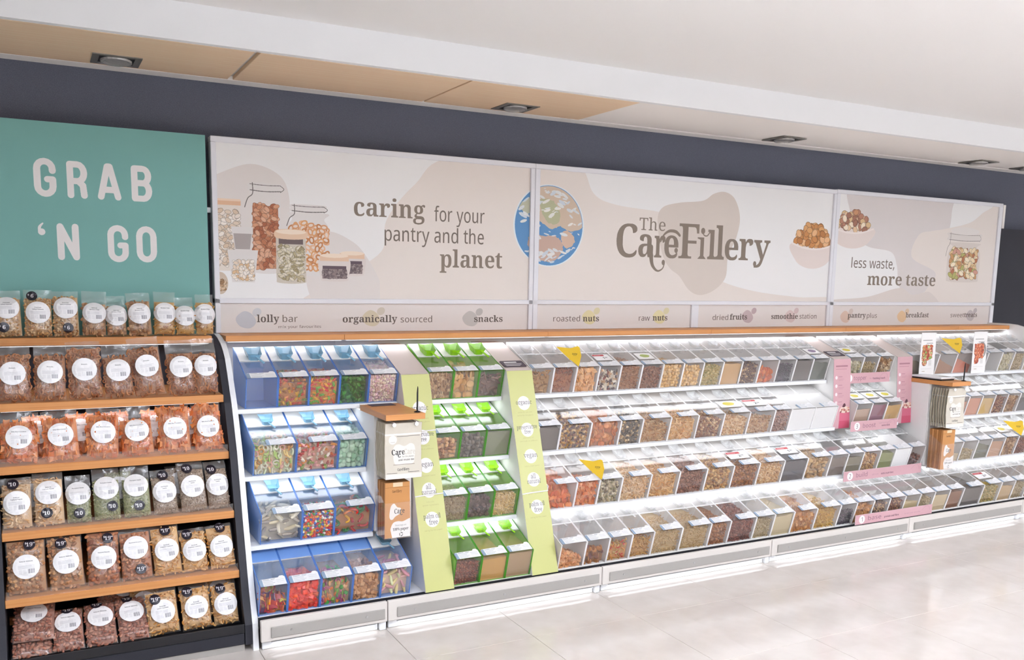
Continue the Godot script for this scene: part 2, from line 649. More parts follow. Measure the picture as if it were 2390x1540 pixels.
func seeds(p: Print, x0: float, x1: float, y0: float, y1: float, r: float, tones: Array, count: int, squash := 0.62) -> void:
	# printed nuts: overlapping ovals in a few tones
	for i in count:
		var c := Color(tones[rng.randi() % tones.size()])
		var x := rng.randf_range(x0 + r * 0.6, x1 - r * 0.6)
		var y := rng.randf_range(y0 + r * 0.6, y1 - r * 0.6)
		var a := rng.randf_range(-1.2, 1.2)
		p.oval(x, y, r * 1.06, r * squash * 1.12, c.darkened(0.28), a, 12)
		p.oval(x, y, r * 0.92, r * squash * 0.92, c, a, 12)


func jar_shape(p: Print, x0: float, x1: float, y0: float, y1: float, c: Color, waist := 0.0) -> void:
	var w := x1 - x0
	var h := y1 - y0
	p.blob([Vector2(x0 + w * 0.04, y1), Vector2(x1 - w * 0.04, y1), Vector2(x1 - w * waist, y1 - h * 0.1), Vector2(x1, y1 - h * 0.28), Vector2(x1, y0 + h * 0.12), Vector2(x1 - w * 0.1, y0), Vector2(x0 + w * 0.1, y0), Vector2(x0, y0 + h * 0.12), Vector2(x0, y1 - h * 0.28), Vector2(x0 + w * waist, y1 - h * 0.1)], c)


func clip_lid(p: Print, x0: float, x1: float, y: float, h: float, ink: Color, glass: Color) -> void:
	p.blob([Vector2(x0, y), Vector2(x1, y), Vector2(x1 + h * 0.2, y + h * 0.5), Vector2(x1, y + h), Vector2(x0, y + h), Vector2(x0 - h * 0.2, y + h * 0.5)], glass)
	p.stroke([Vector2(x0, y + h * 0.85), Vector2((x0 + x1) / 2, y + h * 0.75), Vector2(x1, y + h * 0.82)], [0.003], ink)
	p.stroke([Vector2(x0, y + h * 0.12), Vector2((x0 + x1) / 2, y), Vector2(x1, y + h * 0.1)], [0.004], ink)
	p.stroke([Vector2(x0 + 0.012, y + h), Vector2(x0 + 0.012, y - h * 0.3), Vector2(x0 - 0.012, y - h * 0.9), Vector2(x0 - 0.028, y - h * 2.0)], [0.004], ink)
	p.stroke([Vector2(x1, y + h * 0.8), Vector2(x1 + 0.018, y + h * 0.4), Vector2(x1, y)], [0.003], ink)


func make_long_sign() -> void:
	var paper := Color("ebe7e4")
	var tan := Color("e5dcd4")
	var grey := Color("e0d9d4")
	var pale := Color("ecebe9")
	var ink := Color("85786a")
	var ink2 := Color("75695f")
	var brown := Color("5d5249")

	# --- first panel: jars and "caring for your pantry and the planet"
	var t := thing("framed_wall_sign", "white framed sign with nut jars reading caring for your pantry and the planet", "sign", Vector3.ZERO)
	for q in [[0.0, 2.276, 1.8, 2.304], [0.0, 1.499, 1.8, 1.525], [0.0, 1.352, 0.026, 2.276], [1.771, 1.352, 1.799, 2.276]]:
		frame_bar(t, q[0], q[1], q[2], q[3])
	var p := Print.new().start(self, 0.026, 1.771, 1.525, 2.276, 1150.0, pale)
	p.blob([Vector2(1.30, 2.30), Vector2(1.058, 2.139), Vector2(0.899, 1.947), Vector2(0.867, 1.777), Vector2(0.628, 1.625), Vector2(0.45, 1.48), Vector2(1.2, 1.4), Vector2(2.2, 1.6), Vector2(2.2, 2.3)], tan)
	p.blob([Vector2(-0.1, 2.05), Vector2(0.033, 2.127), Vector2(0.194, 2.185), Vector2(0.33, 2.14), Vector2(0.378, 2.04), Vector2(0.375, 1.867), Vector2(0.36, 1.7), Vector2(-0.1, 1.7)], grey)
	p.blob([Vector2(0.46, 1.86), Vector2(0.593, 1.872), Vector2(0.70, 1.83), Vector2(0.766, 1.774), Vector2(0.84, 1.66), Vector2(0.859, 1.591), Vector2(0.82, 1.45), Vector2(0.5, 1.5)], grey)
	var glass := Color("dfdad6")
	# tall jar of almonds
	jar_shape(p, 0.186, 0.335, 1.655, 2.07, glass)
	p.rect(0.195, 1.675, 0.322, 1.985, Color("b06d4c"))
	seeds(p, 0.193, 0.324, 1.668, 2.0, 0.016, ["c98a66", "bb7650", "d49b78", "a9623f", "dba98a"], 240)
	clip_lid(p, 0.185, 0.335, 2.055, 0.04, Color("6b6460"), glass)
	# flakes in the jar cut by the frame, with a wooden lid
	p.rect(0.026, 1.66, 0.134, 1.985, Color("e2d8cd"))
	seeds(p, 0.0, 0.132, 1.68, 1.962, 0.016, ["e8dccf", "ddcbb6", "efe7dd", "d8c0a6"], 170)
	p.rect(0.02, 1.980, 0.138, 2.004, Color("e0b592"))
	p.rect(0.02, 2.0, 0.136, 2.011, Color("ead0b8"))
	# pretzel jar
	jar_shape(p, 0.365, 0.585, 1.645, 1.96, glass, 0.12)
	for i in 150:
		var x := rng.randf_range(0.385, 0.57)
		var y := rng.randf_range(1.68, 1.91)
		var a := rng.randf_range(0, PI)
		var c := Color(["d69b6e", "c5824f", "e2b48e", "dba06a"][rng.randi() % 4])
		p.oval(x, y, 0.02, 0.014, c, a, 14)
		p.oval(x, y, 0.012, 0.007, Color("e4d5c8"), a, 10)
	clip_lid(p, 0.392, 0.558, 1.965, 0.036, Color("6b6460"), glass)
	# small jar of chia standing on a jar of nuts
	p.poly([Vector2(0.088, 1.878), Vector2(0.196, 1.878), Vector2(0.180, 1.765), Vector2(0.106, 1.765)], glass)
	p.poly([Vector2(0.099, 1.845), Vector2(0.188, 1.845), Vector2(0.178, 1.768), Vector2(0.108, 1.768)], Color("aba29e"))
	p.poly([Vector2(0.068, 1.765), Vector2(0.218, 1.765), Vector2(0.198, 1.606), Vector2(0.088, 1.606)], glass)
	seeds(p, 0.088, 0.2, 1.612, 1.718, 0.012, ["e6d3bd", "efe4d6", "dcb98f", "f0e8de"], 150)
	# jar of oats with a wooden lid
	jar_shape(p, 0.308, 0.46, 1.605, 1.85, Color("cfc6b8"))
	p.rect(0.322, 1.80, 0.446, 1.832, Color("6d5d5c"))
	seeds(p, 0.316, 0.452, 1.612, 1.80, 0.014, ["c9bd9d", "b8aa86", "d8cfb6", "a3946f", "e0d8c6"], 230, 0.45)
	p.blob([Vector2(0.308, 1.868), Vector2(0.384, 1.876), Vector2(0.462, 1.868), Vector2(0.462, 1.832), Vector2(0.384, 1.824), Vector2(0.308, 1.832)], Color("e3c4a6"))
	p.oval(0.385, 1.862, 0.077, 0.012, Color("efddc9"))
	# two low jars of cacao with wooden lids
	for q in [[0.642, 0.772, 1.646, 1.772], [0.535, 0.686, 1.618, 1.757]]:
		p.blob([Vector2(q[0], q[3] - 0.02), Vector2(q[1], q[3] - 0.02), Vector2(q[1], q[2] + 0.02), Vector2(q[1] - 0.02, q[2]), Vector2(q[0] + 0.02, q[2]), Vector2(q[0], q[2] + 0.02)], Color("dcd2cc"))
		p.rect(q[0] + 0.01, q[2] + 0.012, q[1] - 0.01, q[2] + 0.062, Color("8b7a78"))
		seeds(p, q[0] + 0.008, q[1] - 0.008, q[2] + 0.01, q[2] + 0.066, 0.007, ["8f7f7d", "77676a", "a2938f", "6a595c"], 120)
		p.rect(q[0] + 0.012, q[2] + 0.062, q[1] - 0.012, q[2] + 0.078, Color("5d4d55"))
		p.rect(q[0] - 0.002, q[3] - 0.036, q[1] + 0.002, q[3] - 0.008, Color("e2c2a5"))
		p.oval((q[0] + q[1]) / 2, q[3] - 0.008, (q[1] - q[0]) / 2, 0.011, Color("eedcc8"))
	# jar of hazelnuts cut by the frame
	p.oval(0.03, 1.60, 0.038, 0.055, Color("cdbba8"))
	seeds(p, -0.01, 0.06, 1.56, 1.625, 0.012, ["b99570", "d8bd9c", "9a754f"], 40)
	globe(p)
	p.text("caring", serif_bold, 0.094, 0.718, 1.960, ink, 0.402)
	p.text("for your", sans, 0.078, 1.174, 1.952, ink2, 0.307)
	p.text("pantry and the", sans, 0.078, 0.887, 1.836, ink2, 0.591)
	p.text("planet", serif_bold, 0.094, 1.209, 1.703, ink, 0.387)
	poster(t, "poster", 0.026, 1.525, 1.771, 2.276, printed("poster_jars", p.done()))
	# category strip under it
	p = Print.new().start(self, 0.026, 1.771, 1.352, 1.499, 1150.0, grey)
	cloud(p, 0.15, 1.425, Color("c5c6cb"), Color("cbcbcd"))
	cloud(p, 0.81, 1.43, Color("d3c8ae"), Color("cdc4b4"))
	cloud(p, 1.40, 1.425, Color("c3bfba"), Color("bcb8b3"))
	p.text("lolly", serif_bold, 0.036, 0.204, 1.405, brown, 0.113)
	p.text("bar", sans, 0.034, 0.334, 1.405, ink2, 0.078)
	p.text("mix your favourites", sans, 0.014, 0.312, 1.374, ink2, 0.223)
	p.text("organically", serif_bold, 0.036, 0.652, 1.401, brown, 0.306)
	p.text("sourced", sans, 0.034, 0.978, 1.399, ink2, 0.186)
	p.text("snacks", serif_bold, 0.036, 1.423, 1.398, brown, 0.183)
	poster(t, "category_strip", 0.026, 1.352, 1.771, 1.499, printed("strip_lolly", p.done()))

	# --- second panel: the shop's logo between a globe and a bowl
	t = thing("framed_wall_sign", "white framed sign with a globe, the large brown logo and a bowl of nuts", "sign", Vector3.ZERO)
	for q in [[1.8, 2.276, 4.226, 2.304], [1.8, 1.499, 4.226, 1.525], [1.801, 1.352, 1.833, 2.276], [4.2, 1.352, 4.226, 2.276], [2.98, 1.352, 3.04, 1.499]]:
		frame_bar(t, q[0], q[1], q[2], q[3])
	p = Print.new().start(self, 1.833, 4.2, 1.525, 2.276, 860.0, pale)
	p.blob([Vector2(1.7, 2.5), Vector2(2.09, 2.33), Vector2(2.209, 2.159), Vector2(2.373, 2.103), Vector2(2.690, 2.077), Vector2(2.87, 2.03), Vector2(3.043, 1.739), Vector2(3.237, 1.652), Vector2(3.534, 1.591), Vector2(3.922, 1.556), Vector2(4.3, 1.535), Vector2(4.3, 1.3), Vector2(1.7, 1.3)], tan)
	p.blob([Vector2(2.687, 2.017), Vector2(2.721, 2.104), Vector2(2.850, 2.141), Vector2(3.040, 2.164), Vector2(3.129, 2.213), Vector2(3.222, 2.229), Vector2(3.307, 2.188), Vector2(3.357, 2.074), Vector2(3.336, 1.946), Vector2(3.273, 1.817), Vector2(3.259, 1.680), Vector2(3.169, 1.597), Vector2(3.054, 1.564), Vector2(2.960, 1.595), Vector2(2.876, 1.683), Vector2(2.795, 1.734), Vector2(2.73, 1.83)], Color("d6cbc1"))
	globe(p)
	logo(p, ink)
	bowl(p, 4.035, 1.925, 0.2, 0.165, ["d9a26a", "c98a4f", "e4b585", "b97a41"], 0.028)
	poster(t, "poster", 1.833, 1.525, 4.2, 2.276, printed("poster_logo", p.done()))
	p = Print.new().start(self, 1.833, 2.98, 1.352, 1.499, 1150.0, grey)
	cloud(p, 2.20, 1.43, Color("ded4a6"), Color("d8cfa8"))
	cloud(p, 2.73, 1.43, Color("ded4a6"), Color("d8cfa8"))
	p.text("roasted", sans, 0.034, 1.947, 1.398, ink2, 0.189)
	p.text("nuts", serif_bold, 0.036, 2.156, 1.397, brown, 0.117)
	p.text("raw", sans, 0.034, 2.572, 1.399, ink2, 0.086)
	p.text("nuts", serif_bold, 0.036, 2.680, 1.399, brown, 0.116)
	poster(t, "category_strip", 1.833, 1.352, 2.98, 1.499, printed("strip_nuts", p.done()))
	p = Print.new().start(self, 3.04, 4.2, 1.352, 1.499, 1150.0, grey)
	cloud(p, 3.47, 1.43, Color("c3b0b1"), Color("bda8aa"))
	cloud(p, 3.86, 1.43, Color("d6c2be"), Color("d0bab8"))
	p.text("dried", sans, 0.034, 3.168, 1.400, ink2, 0.134)
	p.text("fruits", serif_bold, 0.036, 3.316, 1.402, brown, 0.151)
	p.text("smoothie", serif_bold, 0.036, 3.685, 1.404, brown, 0.248)
	p.text("station", sans, 0.034, 3.949, 1.405, ink2, 0.164)
	poster(t, "category_strip", 3.04, 1.352, 4.2, 1.499, printed("strip_fruits", p.done()))

	# --- third panel: "less waste, more taste"
	t = thing("framed_wall_sign", "white framed sign reading less waste, more taste beside a jar of mixed nuts", "sign", Vector3.ZERO)
	for q in [[4.227, 2.28, 6.072, 2.308], [4.227, 1.499, 6.072, 1.525], [4.227, 1.352, 4.262, 2.28], [6.03, 1.352, 6.072, 2.28]]:
		frame_bar(t, q[0], q[1], q[2], q[3])
	p = Print.new().start(self, 4.262, 6.03, 1.525, 2.28, 1100.0, pale)
	p.blob([Vector2(4.41, 2.4), Vector2(4.391, 2.122), Vector2(4.50, 1.97), Vector2(4.60, 1.92), Vector2(4.829, 1.892), Vector2(4.90, 1.80), Vector2(4.925, 1.70), Vector2(4.956, 1.631), Vector2(5.105, 1.580), Vector2(5.273, 1.625), Vector2(5.388, 1.763), Vector2(5.44, 2.0), Vector2(5.47, 2.2), Vector2(5.4, 2.45)], Color("dad3d0"))
	p.blob([Vector2(5.06, 1.86), Vector2(5.115, 2.024), Vector2(5.25, 2.06), Vector2(5.406, 2.083), Vector2(5.700, 2.144), Vector2(5.9, 2.25), Vector2(6.2, 2.3), Vector2(6.2, 1.4), Vector2(5.35, 1.4), Vector2(5.2, 1.55), Vector2(5.25, 1.62), Vector2(5.34, 1.75)], tan)
	p.blob([Vector2(4.2, 1.53), Vector2(4.6, 1.56), Vector2(4.95, 1.63), Vector2(5.1, 1.58), Vector2(5.3, 1.6), Vector2(5.35, 1.45), Vector2(4.2, 1.45)], Color("dcd3cc"))
	bowl(p, 4.415, 2.05, 0.21, 0.14, ["c9926a", "e3c39c", "a2705a", "d9b98a", "b58067", "efe0c8"], 0.026)
	jar_shape(p, 5.468, 5.852, 1.686, 1.985, Color("d9cfc7"), 0.12)
	seeds(p, 5.49, 5.835, 1.70, 1.955, 0.03, ["dfc08f", "c99866", "e9d6b2", "b4b06a", "cf9a86", "b5744f", "efe3c9"], 170, 0.55)
	clip_lid(p, 5.47, 5.83, 2.0, 0.06, Color("8a817b"), Color("ddd6d0"))
	p.oval(5.65, 2.075, 0.17, 0.03, Color("e4ded9"))
	p.text("less waste,", sans, 0.07, 4.425, 1.770, ink2, 0.452)
	p.text("more taste", serif_bold, 0.088, 4.601, 1.648, ink, 0.746)
	poster(t, "poster", 4.262, 1.525, 6.03, 2.28, printed("poster_taste", p.done()))
	p = Print.new().start(self, 4.262, 6.03, 1.352, 1.499, 1150.0, grey)
	cloud(p, 4.40, 1.425, Color("d8bfae"), Color("d2c3ba"))
	cloud(p, 5.0, 1.425, Color("e3c49c"), Color("e0caae"))
	cloud(p, 5.80, 1.43, Color("c2bab9"), Color("bcb4b4"))
	p.text("pantry", serif_bold, 0.036, 4.425, 1.409, brown, 0.186)
	p.text("plus", sans, 0.034, 4.624, 1.408, ink2, 0.106)
	p.text("breakfast", serif_bold, 0.036, 5.044, 1.409, brown, 0.260)
	p.text("sweet", sans, 0.034, 5.560, 1.409, ink2, 0.163)
	p.text("treats", serif_bold, 0.036, 5.726, 1.409, brown, 0.158)
	poster(t, "category_strip", 4.262, 1.352, 6.03, 1.499, printed("strip_treats", p.done()))


func cloud(p: Print, x: float, y: float, a: Color, b: Color) -> void:
	p.blob([Vector2(x - 0.05, y), Vector2(x - 0.01, y + 0.035), Vector2(x + 0.03, y + 0.02), Vector2(x + 0.05, y - 0.02), Vector2(x + 0.02, y - 0.05), Vector2(x - 0.03, y - 0.04)], a)
	p.oval(x + 0.055, y + 0.03, 0.024, 0.02, b, 0.6)


func globe(p: Print) -> void:
	var cx := 1.905
	var cy := 1.958
	var R := 0.23
	p.oval(cx, cy, R + 0.01, R + 0.006, Color("dfe6e8"), 0.0, 60)
	p.oval(cx, cy, R, R, Color("5b8fc0"), 0.0, 60)
	var inside := func(pts, c):
		var q := []
		for v in pts:
			var d: Vector2 = v - Vector2(cx, cy)
			if d.length() > R * 0.985:
				d = d.normalized() * R * 0.985
			q.append(Vector2(cx, cy) + d)
		p.poly(q, c)
	var land := func(list, c):
		var q := []
		var k: int = list.size()
		for i in k:
			for t in 6:
				q.append(list[i].cubic_interpolate(list[(i + 1) % k], list[(i + k - 1) % k], list[(i + 2) % k], t / 6.0) + Vector2(rng.randf_range(-0.004, 0.004), rng.randf_range(-0.004, 0.004)))
		inside.call(q, c)
	land.call([Vector2(1.80, 2.15), Vector2(1.9, 2.2), Vector2(2.05, 2.15), Vector2(2.12, 2.05), Vector2(2.14, 1.96), Vector2(2.05, 1.93), Vector2(1.98, 1.96), Vector2(1.93, 1.94), Vector2(1.86, 1.97), Vector2(1.81, 2.03)], Color("cdb9a4"))
	land.call([Vector2(1.84, 2.1), Vector2(1.93, 2.1), Vector2(1.98, 2.02), Vector2(1.95, 1.97), Vector2(1.88, 1.99)], Color("b3b491"))
	land.call([Vector2(1.79, 1.91), Vector2(1.86, 1.90), Vector2(1.94, 1.90), Vector2(1.99, 1.87), Vector2(2.0, 1.82), Vector2(1.95, 1.76), Vector2(1.88, 1.75), Vector2(1.80, 1.79), Vector2(1.76, 1.85)], Color("c6a999"))
	land.call([Vector2(2.0, 1.93), Vector2(2.06, 1.92), Vector2(2.08, 1.87), Vector2(2.03, 1.83), Vector2(1.99, 1.87)], Color("d3b6a0"))
	land.call([Vector2(1.70, 2.06), Vector2(1.76, 2.11), Vector2(1.80, 2.08), Vector2(1.76, 2.02)], Color("b9bba4"))
	for i in 170:
		var a := rng.randf() * TAU
		var r := sqrt(rng.randf()) * R * 0.93
		var q := Vector2(cx, cy) + Vector2(cos(a), sin(a)) * r
		if q.y < cy + 0.05 and q.y > cy - 0.13 and rng.randf() < 0.75:
			continue
		var l := rng.randf_range(0.008, 0.03)
		p.oval(q.x, q.y, l, l * rng.randf_range(0.2, 0.45), Color("e6e4de").lerp(Color("c9d3da"), rng.randf()), rng.randf_range(-0.7, 0.7), 10)


func bowl(p: Print, x: float, y: float, rx: float, depth: float, tones: Array, r: float) -> void:
	p.blob([Vector2(x - rx, y), Vector2(x - rx * 0.8, y - depth * 0.7), Vector2(x - rx * 0.3, y - depth), Vector2(x + rx * 0.3, y - depth), Vector2(x + rx * 0.8, y - depth * 0.7), Vector2(x + rx, y)], Color("e3d6cf"))
	for i in 90:
		var a := rng.randf_range(0.05, PI - 0.05)
		var k := sqrt(rng.randf())
		seeds(p, x + cos(a) * rx * 0.8 * k - r, x + cos(a) * rx * 0.8 * k + r, y + sin(a) * depth * 0.85 * k - r * 1.2, y + sin(a) * depth * 0.85 * k + r * 0.6, r, tones, 1, 0.75)
	p.stroke([Vector2(x - rx, y), Vector2(x - rx * 0.5, y - 0.028), Vector2(x, y - 0.036), Vector2(x + rx * 0.5, y - 0.028), Vector2(x + rx, y)], [0.012], Color("ece2dc"))


func logo(p: Print, c: Color) -> void:
	p.text("The", serif, 0.074, 2.551, 1.961, c, 0.199)
	for g in [["C", 2.383, 1.790, 2.536, 1.996], ["a", 2.548, 1.796, 2.664, 1.936], ["r", 2.670, 1.796, 2.755, 1.932], ["e", 2.748, 1.793, 2.858, 1.936], ["F", 2.862, 1.796, 3.022, 2.014], ["l", 3.097, 1.796, 3.166, 1.984], ["l", 3.164, 1.796, 3.236, 2.016], ["e", 3.242, 1.793, 3.356, 1.932], ["r", 3.363, 1.797, 3.485, 1.938], ["y", 3.492, 1.75, 3.638, 1.933]]:
		p.glyph(g[0], serif_bold, g[1], g[2], g[3], g[4], c)
	# dotless i: stem and serifs
	p.rect(3.036, 1.80, 3.066, 1.93, c)
	p.poly([Vector2(3.012, 1.933), Vector2(3.066, 1.933), Vector2(3.066, 1.905), Vector2(3.036, 1.918), Vector2(3.012, 1.925)], c)
	p.poly([Vector2(3.016, 1.796), Vector2(3.086, 1.796), Vector2(3.066, 1.815), Vector2(3.036, 1.815)], c)
	# swashes: tail of the a, arch of the r, curl on the l, ball of the e
	p.stroke([Vector2(2.646, 1.86), Vector2(2.648, 1.80), Vector2(2.662, 1.745), Vector2(2.700, 1.713), Vector2(2.738, 1.726), Vector2(2.752, 1.755)], [0.03, 0.03, 0.022, 0.012, 0.008, 0.008], c)
	p.oval(2.745, 1.766, 0.013, 0.017, c)
	p.stroke([Vector2(2.718, 1.895), Vector2(2.742, 1.938), Vector2(2.785, 1.963), Vector2(2.835, 1.960), Vector2(2.866, 1.938)], [0.008, 0.012, 0.018, 0.02, 0.016], c)
	p.stroke([Vector2(3.052, 1.962), Vector2(3.066, 1.946), Vector2(3.09, 1.945), Vector2(3.108, 1.965)], [0.008], c)
	p.oval(3.054, 1.974, 0.017, 0.02, c)
	p.oval(2.842, 1.844, 0.014, 0.016, c)
	p.oval(3.507, 1.775, 0.014, 0.018, c)


func make_teal_sign() -> void:
	var p := Print.new().start(self, -0.99, -0.024, 1.33, 2.302, 1050.0, Color("79b0a9"))
	var c := Color("eae6e3")
	var w := 0.028
	var bold := func(pts, closed):
		# heavy rounded strokes of even weight
		var q := []
		for v in pts:
			q.append(v)
		if closed:
			q.append(pts[0])
		for i in q.size() - 1:
			var d: Vector2 = (q[i + 1] - q[i]).normalized().orthogonal() * w / 2
			p.poly([q[i] + d, q[i + 1] + d, q[i + 1] - d, q[i] - d], c)
		for v in q:
			p.oval(v.x, v.y, w / 2, w / 2, c, 0.0, 16)
	var arc := func(x, y, rx, ry, a0, a1):
		var q := []
		for i in 9:
			var a: float = lerpf(a0, a1, i / 8.0)
			q.append(Vector2(x + cos(a) * rx, y + sin(a) * ry))
		return q
	for g in [[-0.719, 1.973, 2.143], [-0.429, 1.690, 1.861]]:      # G
		var x: float = g[0]
		var lo: float = g[1] + w / 2
		var hi: float = g[2] - w / 2
		bold.call(arc.call(x, hi - 0.032, 0.031, 0.032, 0.0, PI) + arc.call(x, lo + 0.032, 0.031, 0.032, PI, TAU) + [Vector2(x + 0.031, lo + 0.064), Vector2(x + 0.01, lo + 0.064)], false)
		bold.call([Vector2(x + 0.031, hi - 0.032), Vector2(x + 0.031, hi - 0.04)], false)
	var lo := 1.973 + w / 2
	var hi := 2.138 - w / 2
	bold.call([Vector2(-0.617, lo), Vector2(-0.617, hi), Vector2(-0.59, hi)] + arc.call(-0.586, hi - 0.037, 0.026, 0.037, PI / 2, -PI / 2) + [Vector2(-0.617, hi - 0.074)], false)
	bold.call([Vector2(-0.585, hi - 0.074), Vector2(-0.566, hi - 0.092), Vector2(-0.562, lo)], false)
	bold.call([Vector2(-0.492, lo), Vector2(-0.462, hi), Vector2(-0.452, hi), Vector2(-0.420, lo)], false)
	bold.call([Vector2(-0.480, lo + 0.032), Vector2(-0.432, lo + 0.032)], false)
	bold.call([Vector2(-0.347, lo), Vector2(-0.347, hi), Vector2(-0.315, hi)] + arc.call(-0.311, hi - 0.033, 0.024, 0.033, PI / 2, -PI / 2) + [Vector2(-0.347, hi - 0.066)], false)
	bold.call(arc.call(-0.311, lo + 0.036, 0.026, 0.036, PI / 2, -PI / 2) + [Vector2(-0.347, lo)], false)
	p.oval(-0.744, 1.818, 0.015, 0.015, c)
	p.stroke([Vector2(-0.752, 1.82), Vector2(-0.751, 1.84), Vector2(-0.738, 1.856)], [0.014, 0.012, 0.006], c)
	lo = 1.694 + w / 2
	hi = 1.859 - w / 2
	bold.call([Vector2(-0.669, lo), Vector2(-0.669, hi), Vector2(-0.607, lo), Vector2(-0.607, hi)], false)
	bold.call(arc.call(-0.305, hi - 0.032, 0.031, 0.034, 0.0, PI) + arc.call(-0.305, lo + 0.032, 0.031, 0.034, PI, TAU), true)
	var t := thing("wall_sign", "teal sign board with white capitals reading GRAB 'N GO", "sign")
	var s := Shape.new()
	s.quad(Vector3(-0.99, 1.33, 0.1), Vector3(-0.024, 1.33, 0.1), Vector3(-0.024, 2.302, 0.1), Vector3(-0.99, 2.302, 0.1))
	part(t, "printed_face", s.mesh(), printed("teal_print", p.done(), 0.6))
	part(t, "board", box_mesh(Vector3(-0.99, 1.33, 0.07), Vector3(-0.024, 2.302, 0.0995)), M.teal)
	part(t, "bracket", box_mesh(Vector3(-0.03, 1.94, 0.062), Vector3(-0.002, 1.965, 0.0695)), M.white_steel)
	part(t, "standoff", box_mesh(Vector3(-0.9, 1.9, 0.001), Vector3(-0.1, 1.95, 0.07)), M.black_steel)


